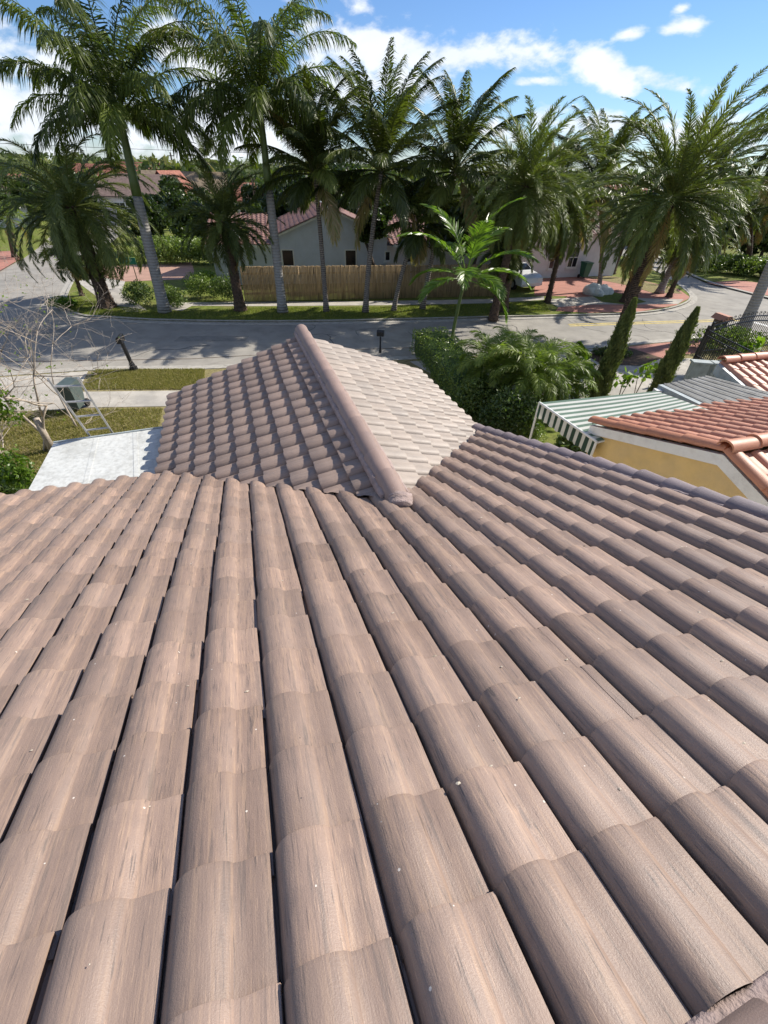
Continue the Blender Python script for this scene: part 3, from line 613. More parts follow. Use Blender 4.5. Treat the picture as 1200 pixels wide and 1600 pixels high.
# main ridge
cap_run('ridge_cap', hp(AL, RIDGE_V, .055), hp(U_RAKE, RIDGE_V, .055), 0.115, 0.10, 0.40, 'ridge', house, squash=0.75)
b = MB(); lumpy(b, hp(AL, RIDGE_V + .10, .045), hp(U_RAKE, RIDGE_V + .10, .045), .04, .018, 260, amp=.006); b.build('ridge_mortar', M['mortar'], house, smooth=True, fix=True)
# rake: dark barrel tiles down the right-hand edge
Ur = U_RAKE + 0.02
cap_run('rake_tile', hp(Ur, RIDGE_V, .035), hp(Ur, RV_F / math.cos(SL) - .02, .035), 0.118, 0.092, TL, 'rake', house, up=np.cross(DN, AX) * (1 if np.cross(DN, AX)[2] > 0 else -1), squash=0.72, jit=.006)
b = MB(); lumpy(b, hp(Ur - .10, RIDGE_V, .045), hp(Ur - .10, 5.9, .045), .03, .03, 160, amp=.02); lumpy(b, hp(Ur + .10, RIDGE_V, .02), hp(Ur + .10, 5.9, .02), .02, .05, 120, amp=.02)
b.build('rake_mortar', M['rake'], house, smooth=True, fix=True)
b = MB(); c0, c1 = hp(Ur + .06, RIDGE_V, -.12), hp(Ur + .06, 5.9, -.12); t = (c1 - c0); Lr = np.linalg.norm(t); t /= Lr
b.box((c0 + c1) / 2, Lr, .03, .2, t, AX, np.cross(t, AX)); b.build('rake_board', M['white_paint'], house)

# grit, bird droppings and leaf crumbs lying on the tiles (stuff)
RNG = np.random.default_rng(77); b = MB(); pf = np.array(PROF[:17]); EN = np.cross(AX, DN); EN = EN if EN[2] > 0 else -EN
for k in range(150):
    u = U0 + TW * RNG.random() * 21 - TW * 5; v = .05 + 5.6 * RNG.random() ** 1.3
    a_, f_ = u, (P0 + DN * v) @ FX
    if f_ > APEX_F - .15 + 0.0 * a_ and f_ > APEX_F + (abs(a_ - RX)) * 1.0 - .1: continue
    x = ((u - U0) / TW) % 1.0
    if x > .90: continue
    h = np.interp(x, pf[:, 0], pf[:, 1]); r_ = ((v - V0) / TL) % 1.0; h += .026 * r_ + .004
    c = P0 + AX * u + DN * v + EN * h; sz = .0025 + .005 * RNG.random() ** 2.5; n_ = 5
    an = RNG.random() * 6; st = 1 + 1.5 * RNG.random()
    V = [c + AX * sz * st * math.cos(an + 2 * PI * i / n_) * (.7 + .6 * RNG.random()) + DN * sz * math.sin(an + 2 * PI * i / n_) * (.7 + .6 * RNG.random()) for i in range(n_)] + [c + EN * sz * .7]
    b.add(V, [(i, (i + 1) % n_, n_) for i in range(n_)], tone=RNG.random())
tag(b.build('roof_debris', M['debris']), 'pale crumbs and leaf bits scattered over the brown tiles', 'debris', kind='stuff')

# white flat roof beside the wing
ZF = CAMZ - 3.70
fl = empty('flat_roof_porch', H(-2.3, 6.6, 0), 'small porch with a white coated flat roof beside the tiled wing', 'porch')
q = [G(*p, ZF)[:2] for p in ((84, 692), (176, 677), (250, 668))]
dF = q[0] - G(46, 762, ZF)[:2]
outl = [q[0], q[1], G(262, 667, ZF)[:2], H(-1.05, 5.27, 0)[:2], (q[0] - dF * 1.35)]
b = MB(); b.prism(outl, ZF - .16, ZF); b.build('roof_slab', M['membrane'], fl)
for f_ in (.36, .70):       # lapped seams of the coating and a metal drip edge
    pa, pb = outl[0] * (1 - f_) + outl[2] * f_, outl[4] * (1 - f_) + outl[3] * f_; b = MB(); tt = pb - pa; Lq = np.linalg.norm(tt); tt = np.array([*(tt / Lq), 0]); cq = np.array([*((pa + pb) / 2), ZF + .002])
    b.box(cq, Lq * .97, .07, .006, tt, np.cross(UP, tt)); b.build('lap_seam', M['membrane'], fl)
pa, pb = outl[0], outl[2]; b = MB(); tt = pb - pa; Lq = np.linalg.norm(tt); tt = np.array([*(tt / Lq), 0]); b.box([*((pa + pb) / 2), ZF - .03], Lq, .03, .10, tt, np.cross(UP, tt)); b.build('drip_edge', M['flash'], fl)
for p_ in (outl[0], outl[2]):
    b = MB(); b.box([p_[0] * .97 + outl[3][0] * .03, p_[1] * .97 + outl[3][1] * .03, (ZF - .16) / 2 + .04], .12, .12, ZF - .24); b.build('post', M['white_paint'], fl)

# ------------------------------------------------------------------ palms
def frond(b, base, azm, elev, L, style, tone, twist=0.0):
    ns = 12; seg = L / ns; th = elev; P = [np.array(base, float)]; T = []
    h = np.array([math.cos(azm), math.sin(azm), 0]); curl = RNG.normal(0, 0.12)
    side = np.array([-h[1], h[0], 0])
    for i in range(ns):
        f = (i + 1) / ns
        d = h * math.cos(th) + UP * math.sin(th) + side * curl * f; d /= np.linalg.norm(d)
        T.append(d); P.append(P[-1] + d * seg); th -= style['bend'] * (0.35 + f * 1.3) / ns
    T.append(T[-1]); P = np.array(P); T = np.array(T)
    rw = style.get('rw', 0.03)
    b.tube(P, np.linspace(rw, 0.006, len(P)), n=4, tone=min(1, tone + 0.12))
    m = style['n']; s0 = style.get('s0', 0.15)
    ss = np.linspace(s0, 0.995, m); ss = np.clip(ss + RNG.normal(0, 0.003, m), s0, 0.999)
    idx = ss * ns; i0 = np.minimum(idx.astype(int), ns - 1); fr = (idx - i0)[:, None]
    pos = P[i0] * (1 - fr) + P[i0 + 1] * fr; tan = T[i0] * (1 - fr) + T[i0 + 1] * fr; tan /= np.linalg.norm(tan, axis=1)[:, None]
    sd_ = np.cross(tan, UP); sd_ /= np.linalg.norm(sd_, axis=1)[:, None] + 1e-9; nrm = np.cross(sd_, tan)
    prof = np.minimum(1, 0.45 + (ss - s0) * 3.2) * (1 - 0.72 * ss ** style.get('taper', 3))
    for sgn in (-1, 1):
        ln = style['ll'] * prof * (1 + RNG.normal(0, 0.08, m))
        ang = np.radians(style['a0'] + (style['a1'] - style['a0']) * ss + RNG.normal(0, 5, m))[:, None]
        plum = RNG.normal(style.get('vee', 0.15), style.get('plume', 0.12), m)[:, None]
        dirv = tan * np.cos(ang) + (sd_ * sgn * np.cos(plum) + nrm * np.sin(plum)) * np.sin(ang)
        dirv /= np.linalg.norm(dirv, axis=1)[:, None]
        g = style['droop']; lc = ln[:, None]
        p1 = pos + dirv * lc * 0.5 + np.array([0, 0, -1]) * g * lc * 0.16
        d2 = dirv + np.array([0, 0, -1]) * g * 1.0; d2 /= np.linalg.norm(d2, axis=1)[:, None]
        p2 = p1 + d2 * lc * 0.5
        wv = np.cross(dirv, nrm + 0.5 * RNG.normal(0, 1, (m, 3))); wv /= np.linalg.norm(wv, axis=1)[:, None] + 1e-9
        w = style['w'] * (0.6 + 0.4 * prof)[:, None] * 0.5
        V = np.stack([pos - wv * w * .5, pos + wv * w * .5, p1 + wv * w, p1 - wv * w, p2], 1).reshape(-1, 3)
        F = []
        for k in range(m): q = 5 * k; F += [(q, q + 1, q + 2, q + 3), (q + 3, q + 2, q + 4)]
        tn = np.repeat(np.clip(tone + RNG.normal(0, 0.07, m), 0, 1), 5)
        b.add(V, F, tone=tn)
ST = {
 'royal': dict(n=135, ll=1.0, a0=72, a1=32, bend=1.5, droop=1.25, w=0.052, plume=0.55, vee=0.1, s0=.12, rw=.04),
 'coco': dict(n=120, ll=1.0, a0=58, a1=20, bend=0.95, droop=0.95, w=0.050, plume=0.16, vee=0.1, s0=.16, rw=.04),
 'date': dict(n=115, ll=0.50, a0=55, a1=26, bend=1.25, droop=0.18, w=0.030, plume=0.38, vee=0.3, s0=.10, rw=.035),
 'canary': dict(n=140, ll=0.52, a0=58, a1=26, bend=1.95, droop=0.25, w=0.032, plume=0.3, vee=0.25, s0=.08, rw=.045),
 'feather': dict(n=95, ll=0.42, a0=60, a1=30, bend=1.9, droop=0.45, w=0.022, plume=0.30, vee=0.2, s0=.10, rw=.02),
 'young': dict(n=46, ll=0.80, a0=60, a1=22, bend=1.2, droop=0.35, w=0.080, plume=0.07, vee=0.35, s0=.2, rw=.025),
}
ST['spiky'] = dict(n=120, ll=0.44, a0=52, a1=24, bend=1.15, droop=0.22, w=0.030, plume=0.34, vee=0.28, s0=.10, rw=.04)
TK = {'royal': 'royal_trunk', 'coco': 'coco_trunk', 'date': 'date_trunk', 'canary': 'date_trunk', 'spiky': 'date_trunk', 'feather': 'date_trunk', 'young': 'crownshaft'}
LM = {'royal': 'royal_leaf', 'coco': 'coco_leaf', 'date': 'date_leaf', 'canary': 'date_leaf', 'spiky': 'date_leaf', 'feather': 'garden_palm_leaf', 'young': 'young_leaf'}
def palm(name, label, style, base, top, L, nf, r0=0.17, r1=0.11, group=None, e_hi=80, e_lo=-25, dry=2, seed=0, shaft=0.0, tone=(0.15, 0.8), bulge=0.0, azr=None):
    global RNG
    RNG = np.random.default_rng(1000 + seed)
    base, top = np.array(base, float), np.array(top, float)
    t = empty(name, base, label, 'palm tree', group)
    n = 14; P, R = [], []
    for i in range(n + 1):
        f = i / n; p = base + (top - base) * f; lean = np.array([top[0] - base[0], top[1] - base[1], 0]) * (f * f - f) * 0.5
        P.append(p + lean); R.append((r0 + (r1 - r0) * f) + (0.55 * r0 * math.exp(-f * 14)) + bulge * math.sin(PI * min(1, f * 1.3)) )
    k = n + 1
    if shaft:
        cut = int(n * (1 - shaft)); b = MB(); b.tube(P[:cut + 1], R[:cut + 1], 12); b.build('trunk', M[TK[style]], t, smooth=True)
        b = MB(); rr = [R[cut] * 1.08] + [R[cut] * (1.05 - .4 * (i / (n - cut))) for i in range(1, n - cut + 1)]; b.tube(P[cut:], rr, 12); b.build('crownshaft', M['crownshaft'], t, smooth=True)
    else:
        b = MB()
        if style in ('date', 'canary', 'spiky'):      # knobbly leaf bases
            b.tube(P, R, 12)
            for i in range(int(np.linalg.norm(top - base) * 38)):
                f = (i + .5) / (np.linalg.norm(top - base) * 38); q = f * n; i0 = min(int(q), n - 1); p = P[i0] * (1 - q + i0) + P[i0 + 1] * (q - i0); a = i * 2.4; rr = R[i0]
                d = np.array([math.cos(a), math.sin(a), 0]); s = np.array([-d[1], d[0], 0])
                c = p + d * rr * .98; b.add([c - s * .05 - UP * .03, c + s * .05 - UP * .03, c + d * .055 + UP * .05 + s * .025, c + d * .055 + UP * .05 - s * .025, c + UP * .06], [(0, 1, 2, 3), (3, 2, 4)], uv=RNG.random((5, 2)))
        else: b.tube(P, R, 12)
        b.build('trunk', M[TK[style]], t, smooth=style not in ('date', 'canary', 'spiky'))
    b = MB(); st = ST[style]
    for i in range(nf):
        f = (i + 0.5) / nf; a = i * 2.39996 + RNG.normal(0, 0.12)
        if azr is not None: a = azr[0] + (azr[1] - azr[0]) * RNG.random()
        e = math.radians(e_hi + (e_lo - e_hi) * f ** (1.25 if style == 'coco' else 0.9) + RNG.normal(0, 5))
        tn = min(.74, tone[0] + (tone[1] - tone[0]) * RNG.random() ** 1.4 + (0.12 if f < 0.2 else 0))
        if i >= nf - dry: tn = 0.92 + 0.08 * RNG.random(); e -= .25
        o = np.array([math.cos(a), math.sin(a), 0]) * R[-1] * .7
        frond(b, top + o + UP * (0.10 - f * 0.28), a, e, L * (0.80 + 0.25 * math.sin(PI * min(1, f + .25))) * (1 + RNG.normal(0, .05)), st, min(tn, 1))
    b.build('crown', M[LM[style]], t)
    return t
def pp(name, label, style, bx, by, cx, cy, L, nf, dyc=0.0, **k):
    B = G(bx, by, 0.08); T_ = atY(cx, cy, B[1] + dyc); return palm(name, label, style, B, T_, L, nf, **k)

GP = 'palms along the far verge of the street'
pp('royal_palm', 'tallest grey trunk palm with green crownshaft, leaning beside the date palm at the street corner', 'royal', 258, 488, 186, 178, 5.5, 36, seed=1, r0=.24, r1=.15, shaft=.34, dry=0, group=GP, e_hi=86, e_lo=2, tone=(.05, .75), bulge=.05)
pp('royal_palm', 'straight grey trunk palm with green crownshaft before the left end of the cane fence', 'royal', 442, 488, 405, 160, 5.0, 30, seed=2, r0=.21, r1=.13, shaft=.34, dry=1, group=GP, e_hi=86, e_lo=-6, tone=(.1, .85), bulge=.04)
pp('date_palm', 'thick trunked date palm with huge drooping crown at the left street corner', 'canary', 168, 480, 112, 322, 4.7, 78, seed=3, r0=.34, r1=.30, e_hi=78, e_lo=-62, dry=4, group=GP, tone=(.1, .75), shaft=0)
pp('date_palm', 'short date palm with shaggy brown trunk before the corner of the grey house', 'date', 376, 485, 350, 345, 2.8, 56, seed=4, r0=.26, r1=.24, e_hi=84, e_lo=-45, dry=1, group=GP, tone=(.05, .55))
pp('coconut_palm', 'slim ringed coconut palm against the middle of the grey gable wall', 'coco', 510, 487, 492, 268, 3.8, 32, seed=5, r0=.13, r1=.10, e_hi=86, e_lo=-22, dry=1, group=GP, tone=(.05, .7))
pp('coconut_palm', 'tallest coconut palm of the row, its ringed trunk leaning right beside the small dark window', 'coco', 571, 488, 596, 264, 4.3, 36, seed=6, r0=.14, r1=.11, e_hi=87, e_lo=-26, dry=2, group=GP, tone=(.05, .75))
pp('coconut_palm', 'leaning coconut palm whose trunk crosses the pale house section left of its window', 'coco', 615, 486, 655, 350, 2.4, 20, seed=7, r0=.12, r1=.10, e_hi=80, e_lo=-35, dry=1, group=GP, tone=(.15, .7))
pp('coconut_palm', 'coconut palm with dark trunk leaning right behind the bright young palm', 'coco', 660, 483, 712, 264, 3.8, 32, seed=8, r0=.13, r1=.10, e_hi=86, e_lo=-24, dry=1, group=GP, tone=(.05, .75))
pp('feathery_palm', 'dense grey green feathery palm right of the bright young palm, skirt hanging low', 'date', 770, 500, 822, 290, 3.5, 96, seed=9, r0=.20, r1=.20, e_hi=84, e_lo=-72, dry=1, group=GP, tone=(.4, .74))
pp('feathery_palm', 'low feathery palm filling the gap beneath the tall feathery palm crown', 'date', 788, 488, 792, 385, 2.0, 46, seed=10, r0=.18, r1=.18, e_hi=80, e_lo=-70, dry=3, group=GP, tone=(.1, .65))
pp('date_palm', 'slim dark trunk palm leaning right beside the parked white car', 'date', 855, 473, 888, 335, 2.9, 56, seed=11, r0=.15, r1=.13, e_hi=80, e_lo=-62, dry=4, group=GP, tone=(.15, .85))
pp('coconut_palm', 'coconut palm with wind torn fronds rising behind the pale boulders', 'coco', 935, 455, 935, 290, 4.2, 34, seed=12, r0=.14, r1=.11, e_hi=86, e_lo=-40, dry=3, tone=(.05, .7))
pp('date_palm', 'great date palm with dark leaning trunk and largest crown behind the taller cypress', 'spiky', 952, 562, 1050, 306, 3.6, 84, seed=13, r0=.21, r1=.19, e_hi=84, e_lo=-44, dry=3, tone=(.25, .74))
pp('date_palm', 'reddish trunk palm leaning right beside the pale boulders', 'date', 975, 472, 1012, 372, 2.6, 26, seed=14, r0=.20, r1=.17, e_hi=75, e_lo=-45, dry=5, tone=(.2, .8))
pp('palm', 'smooth grey trunk palm leaning right on the rounded street corner, the outer of two', 'royal', 1030, 458, 1085, 350, 2.9, 20, seed=15, r0=.22, r1=.15, e_hi=80, e_lo=-25, dry=1, tone=(.1, .6))
pp('palm', 'dark trunk palm standing close before the smooth grey trunk on the street corner', 'date', 1045, 464, 1078, 385, 2.4, 26, seed=16, r0=.15, r1=.13, e_hi=75, e_lo=-50, dry=3, tone=(.1, .6))
pp('palm', 'red brown leaning trunk palm before the end wall of the far white house', 'date', 956, 428, 990, 345, 2.6, 22, seed=17, r0=.2, r1=.16, e_hi=75, e_lo=-40, dry=3, tone=(.1, .7))
pp('royal_palm', 'stout pale grey palm trunk rising from behind the iron gate at the right edge', 'royal', 1158, 520, 1290, 205, 3.6, 18, seed=18, r0=.26, r1=.20, shaft=.3, e_hi=80, e_lo=-25, dry=1, tone=(.1, .7))
pp('young_palm', 'bright green young palm with broad arching fronds growing beside the trimmed hedge', 'young', 703, 546, 728, 430, 3.1, 14, seed=19, r0=.075, r1=.065, e_hi=86, e_lo=-10, dry=0, tone=(.3, .66))
# palms of the right-hand corner lot and the far left
pp('palm', 'wide palm crown over the shrub bed across the bend in the road', 'date', 1165, 428, 1168, 330, 3.4, 40, seed=20, r0=.2, r1=.2, e_hi=75, e_lo=-50, dry=4, tone=(.3, .9))
pp('palm', 'tall palm at the far end of the side road behind the great date palm', 'coco', 1120, 405, 1125, 262, 3.6, 26, seed=21, r0=.2, r1=.16, e_hi=84, e_lo=-40, dry=2, tone=(.1, .7))
pp('palm', 'dark palm crown at the right edge of the shrub bed', 'date', 1215, 435, 1215, 318, 3.3, 34, seed=22, r0=.2, r1=.2, e_hi=80, e_lo=-50, dry=2, tone=(.05, .6))
pp('palm', 'small palm on the corner grass under the left date palm crown', 'date', 128, 462, 108, 395, 1.7, 24, seed=23, r0=.10, r1=.09, e_hi=70, e_lo=-50, dry=2, tone=(.2, .8))
pp('palm', 'slender palm before the pale house at the left edge', 'feather', 22, 402, 12, 340, 2.6, 18, seed=24, r0=.12, r1=.1, e_hi=75, e_lo=-30, dry=2, tone=(.3, .9))
pp('coconut_palm', 'distant coconut palm standing alone against the sky over the rooftops', 'coco', 326, 330, 322, 252, 4.2, 18, seed=25, r0=.3, r1=.2, e_hi=80, e_lo=-30, dry=2, tone=(.3, .8))
pp('palm', 'palm with pale crossed fronds beyond the feathery palm, over the white house roof', 'coco', 870, 418, 868, 285, 3.8, 30, seed=26, r0=.16, r1=.12, e_hi=84, e_lo=-40, dry=3, tone=(.1, .7))
# low feather palms in the garden bed between hedge and awning
GL = 'low feather palms in the garden bed'
for k, (bx, by, cx, cy, L, nf, lb) in enumerate([(775, 640, 768, 575, 1.55, 30, 'low feather palm with soft fronds against the far end of the hedge'),
        (815, 655, 832, 588, 1.7, 34, 'largest low feather palm between the dark round bush and the striped awning'),
        (868, 640, 872, 600, 1.35, 28, 'low feather palm spreading at the foot of the small pointed conifer'),
        (800, 600, 806, 560, 1.5, 26, 'low feather palm at the back of the bed with upright grey green fronds')]):
    pp('feather_palm', lb, 'feather', bx, by, cx, cy, L, nf, seed=40 + k, r0=.10, r1=.09, e_hi=80, e_lo=5, dry=0, tone=(.35, .62), group=GL)
RNG = np.random.default_rng(99)

# ------------------------------------------------------------------ leafy trees and shrubs
def leaves(b, P, size, tone, up=0.35, sq=0.55, jitter=0.12):
    n = len(P); d = RNG.normal(0, 1, (n, 3)); d /= np.linalg.norm(d, axis=1)[:, None]
    e = RNG.normal(0, 1, (n, 3)); e[:, 2] *= (1 - up); e = e - d * np.sum(e * d, 1)[:, None]; e /= np.linalg.norm(e, axis=1)[:, None]
    s = size * (0.6 + 0.8 * RNG.random(n))[:, None]
    V = np.stack([P - d * s, P + e * s * sq, P + d * s, P - e * s * sq], 1).reshape(-1, 3)
    t = np.clip((tone if not np.isscalar(tone) else np.full(n, tone)) + RNG.normal(0, jitter, n), 0, 1)
    b.add(V, [(4 * i, 4 * i + 1, 4 * i + 2, 4 * i + 3) for i in range(n)], tone=np.repeat(t, 4))
def blob_pts(c, r, n, shell=0.55):
    d = RNG.normal(0, 1, (n, 3)); d /= np.linalg.norm(d, axis=1)[:, None]
    rad = (shell + (1 - shell) * RNG.random(n)) ; return np.array(c) + d * rad[:, None] * np.array(r)
def branches(b, p, d, L, r, depth, spread=0.55, upb=0.15, tips=None, nb=(2, 3), shrink=.72):
    n = 4; P = [np.array(p)]; dd = np.array(d, float)
    for i in range(n):
        dd = dd + RNG.normal(0, .10, 3) + UP * upb * .25; dd /= np.linalg.norm(dd); P.append(P[-1] + dd * L / n)
    b.tube(P, np.linspace(r, r * .66, n + 1), n=6 if r > .02 else 4)
    if tips is not None and depth <= 1: tips.append(P[-1])
    if depth == 0: return
    for k in range(RNG.integers(nb[0], nb[1] + 1)):
        v = dd + RNG.normal(0, spread, 3); v[2] += upb; v /= np.linalg.norm(v)
        branches(b, P[-1 if k else -2 + (RNG.random() > .5)], v, L * shrink * (.8 + .4 * RNG.random()), r * .62, depth - 1, spread, upb, tips, nb, shrink)
def tree(name, label, base, top_z, crown_r, mat_='tree_leaf', clumps=16, per=420, leaf=.13, r0=.16, tone=(.1, .7), group=None, seed=0, cat='tree', squash=.75):
    global RNG
    RNG = np.random.default_rng(5000 + seed)
    base = np.array(base, float); t = empty(name, base, label, cat, group); b = MB(); tips = []
    cz = top_z - crown_r * squash
    branches(b, base, (RNG.normal(0, .06), RNG.normal(0, .06), 1), max(.6, (cz - base[2]) * .75), r0, 3, .5, .3, tips, (2, 3), .62); b.build('trunk', M['bark'], t, smooth=True)
    b = MB(); cen = np.array([base[0], base[1], cz])
    for i in range(clumps):
        d = RNG.normal(0, 1, 3); d /= np.linalg.norm(d); c = cen + d * np.array([1, 1, squash]) * crown_r * (0.35 + .45 * RNG.random()); rr = crown_r * (.28 + .22 * RNG.random())
        P = blob_pts(c, (rr, rr, rr * .75), per, .5); tn = tone[0] + (tone[1] - tone[0]) * RNG.random(); leaves(b, P, leaf, tn)
    b.build('crown', M[mat_], t); return t
def bush(name, label, c, r, mat_='hedge_leaf', n=2600, leaf=.05, tone=.4, cat='bush', group=None, clumps=9, seed=0):
    global RNG
    RNG = np.random.default_rng(7000 + seed)
    c = np.array(c, float); r = np.array(r, float); b = MB()
    for i in range(clumps):
        d = RNG.normal(0, 1, 3); d /= np.linalg.norm(d); d[2] = abs(d[2]) * .8; q = c + d * r * .5; P = blob_pts(q, r * (.42 + .18 * RNG.random()), n // clumps, .6); P[:, 2] = np.maximum(P[:, 2], .1)
        leaves(b, P, leaf, tone + RNG.normal(0, .14))
    # twigs inside
    o = b.build(name, M[mat_]); 
    return tag(o, label, cat, group)
GT = 'broadleaf trees behind the cane fence'
for k, (x, Y, tz, r, lb) in enumerate([(470, 46, 6.3, 3.2, 'dark tree behind the grey gabled roof, left of the gable peak'), (545, 47, 6.6, 3.4, 'dark tree behind the grey gabled roof, right of the gable peak'),
        (640, 43, 6.2, 3.0, 'dark tree behind the pale house section between two coconut palms'), (735, 33, 5.6, 2.2, 'dark tree close behind the fence left of the feathery palm'), (840, 46, 6.2, 3.2, 'dark tree behind the white house roof above the parked car'), (900, 50, 6.0, 3.2, 'dark tree behind the white house windows'), (1010, 62, 6.2, 3.8, 'dark tree behind the far end of the white house')]):
    tree('tree', lb, atY(x, 415, Y) * [1, 1, 0], tz, r, seed=40 + k, tone=(0, .45), clumps=26, leaf=.17)
tree('tree', 'dark leafy tree behind the fence beside the small gable window', atY(585, 415, 33.0) * [1, 1, 0], 4.6, 1.3, seed=1, group=GT, tone=(0, .4), clumps=22)
tree('tree', 'dark leafy tree behind the fence before the pale house section', atY(692, 415, 34.0) * [1, 1, 0], 5.0, 1.8, seed=2, group=GT, tone=(0, .5), clumps=24)
tree('tree', 'dark tree behind the fence at the back of the feathery palm', atY(775, 415, 35.5) * [1, 1, 0], 5.8, 2.6, seed=3, group=GT, tone=(0, .5), clumps=24)
tree('tree', 'dark tree filling the gap under the wind torn coconut palm', atY(945, 415, 46.0) * [1, 1, 0], 5.8, 3.0, seed=4, tone=(.1, .7), clumps=24)
tree('tree', 'leafy tree behind the royal palm trunk at the left end of the grey house', atY(305, 400, 52.0) * [1, 1, 0], 4.6, 3.0, seed=5, tone=(.2, .8), clumps=24, leaf=.17)
tree('conifer', 'dark green cone shaped conifer behind the clipped hedge of the corner house', atY(243, 400, 44.0) * [1, 1, 0], 4.7, 1.9, seed=6, tone=(0, .45), clumps=26, squash=1.1, per=520)
for k, (x, Y, tz, r, lb) in enumerate([(285, 60, 4.9, 2.4, 'leafy tree behind the clipped hedge right of the leaning palm'), (345, 56, 4.8, 2.6, 'leafy tree behind the left roof of the grey house'), (150, 70, 5.0, 3.0, 'leafy tree behind the left royal palm at the far side of the corner house drive'), (425, 52, 5.2, 2.4, 'dark tree behind the grey house between the royal palm and the gable')]):
    tree('tree', lb, atY(x, 400, Y) * [1, 1, 0], tz, r, seed=70 + k, tone=(.15, .7), clumps=22, leaf=.18)
tree('tree', 'rounded tree beyond the bend in the road at the right edge', atY(1190, 400, 52.0) * [1, 1, 0], 5.6, 3.6, seed=7, tone=(.2, .9), clumps=26, leaf=.18)
tree('tree', 'dark tree between the palms beyond the bend in the road', atY(1105, 400, 56.0) * [1, 1, 0], 6.0, 3.8, seed=8, tone=(.05, .6), clumps=26, leaf=.18)
tree('tree', 'leafy tree behind the left date palm crown', atY(60, 360, 60.0) * [1, 1, 0], 5.4, 3.4, seed=9, tone=(.2, .8), clumps=22, leaf=.2)
tree('tree', 'small leafy tree at the left edge before the pale house', atY(25, 380, 50.0) * [1, 1, 0], 4.2, 1.8, seed=10, tone=(.3, .9), clumps=16, leaf=.15)
# shrubs across the street
def bpx(x, y, r, **k): return bush(c=G(x, y, .08) + np.array([0, 0, r[2] * .45]), r=r, **k)
bpx(222, 476, (1.0, .8, .95), name='bush', label='dark low bush at the foot of the tallest leaning palm', tone=.2, seed=1)
bpx(272, 478, (.9, .8, .9), name='bush', label='dark leafy bush right of the foot of the tallest leaning palm', tone=.3, seed=2)
bpx(322, 466, (1.2, .9, 1.0), name='flowering_bush', label='round bush with white flowers left of the shaggy date palm trunk', tone=.5, seed=3)
bpx(352, 470, (1.0, .8, 1.1), name='bush', label='dark bush against the left end of the cane fence', tone=.15, seed=4)
bpx(318, 448, (1.3, .9, .8), name='bush', label='bright clipped bush beside the corner of the grey house', mat_='bright_leaf', tone=.2, seed=5)
bpx(252, 412, (3.2, 1.2, 1.5), name='clipped_hedge', label='bright clipped hedge along the drive of the corner house', tone=.75, seed=6, cat='hedge', n=5200, leaf=.08, clumps=16)
bpx(306, 412, (3.0, 1.2, 1.5), name='clipped_hedge', label='darker clipped hedge nearer the grey house corner', tone=.55, seed=7, cat='hedge', n=5200, leaf=.08, clumps=16)
bpx(100, 482, (1.0, .7, .45), name='ground_cover_bush', label='spiky yellow green planting on the street corner grass', mat_='bright_leaf', tone=.2, seed=8)
for k, (x, y, rx, lb) in enumerate([(1100, 424, 2.2, 'dark shrub nearest the palm skirt in the bed across the bend'), (1140, 428, 2.4, 'middle shrub of the planted bed across the bend'), (1180, 432, 2.4, 'dark shrub in the planted bed just left of the photo edge'), (1212, 438, 2.0, 'rightmost shrub of the planted bed across the bend')]):
    bpx(x, y, (rx, 1.6, 1.1), name='bush', label=lb, tone=.3, seed=20 + k, n=3600, leaf=.09, group='shrubs in the bed across the bend')

# far tree line (stuff)
RNG = np.random.default_rng(5); b = MB()
for i in range(420):
    Y = 95 + 330 * RNG.random() ** 1.3; X = (RNG.random() - .5) * 2.7 * Y; r = 3.2 + 3.0 * RNG.random(); hgt = 4.2 + 2.6 * RNG.random() + (Y > 200) * .6
    P = blob_pts((X, Y, hgt - r * .45), (r * 1.3, r, r * .62), int(230 if Y < 200 else 130), .72); P[:, 2] = np.maximum(P[:, 2], .2); leaves(b, P, .42 + Y * .0022, .15 + .8 * RNG.random(), jitter=.08)
tag(b.build('far_woods', M['far_leaf']), 'far green treeline of the suburb along the horizon', 'treeline', kind='stuff')

# hedges and bushes on the near lot
def hedge(name, label, pts, w, h, seed, tone=.3, dens=900):
    global RNG
    RNG = np.random.default_rng(8000 + seed); b = MB(); pts = [np.array(p[:2]) for p in pts]
    for a, c in zip(pts[:-1], pts[1:]):
        t = c - a; L = np.linalg.norm(t); t /= L; n_ = np.array([-t[1], t[0]]); m = int(L * dens)
        u = RNG.random(m) * (L + .2) - .1; f = RNG.random(m); P = np.zeros((m, 3)); topm = f < .42
        lat = np.where(topm, (RNG.random(m) - .5) * w, np.sign(RNG.random(m) - .5) * w / 2); zz = np.where(topm, h, RNG.random(m) * h)
        P[:, :2] = a + t * u[:, None] + n_ * lat[:, None]; P[:, 2] = zz + .05
        lump = np.array([noise.noise(Vector(p) * 1.6) for p in P]); P[:, 2] += lump * .10; P[:, :2] += n_ * (lump * .10)[:, None] * np.sign(lat)[:, None]; P += RNG.normal(0, .025, P.shape)
        leaves(b, P, .032, tone + lump * .5)
        core = MB()
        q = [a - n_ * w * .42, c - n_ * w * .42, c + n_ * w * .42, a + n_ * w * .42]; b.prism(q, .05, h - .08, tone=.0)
    o = b.build(name, M['hedge_leaf']); return tag(o, label, 'hedge')
hedge('trimmed_hedge', 'dense trimmed hedge running from the street back along the tiled wing', [G(668, 548, .08), G(690, 572, .08), G(745, 650, .08)], 1.5, 1.0, 1, tone=.66, dens=1300)
bpx(745, 655, (1.1, .9, 1.2), name='bush', label='big dark bush between the hedge and the tiled roof edge', tone=.2, seed=30, n=9000, leaf=.045, clumps=14)
bpx(790, 680, (1.1, .8, 1.2), name='bush', label='deep green bush below the low feather palms', tone=.12, seed=31, n=7000, leaf=.045, clumps=12)
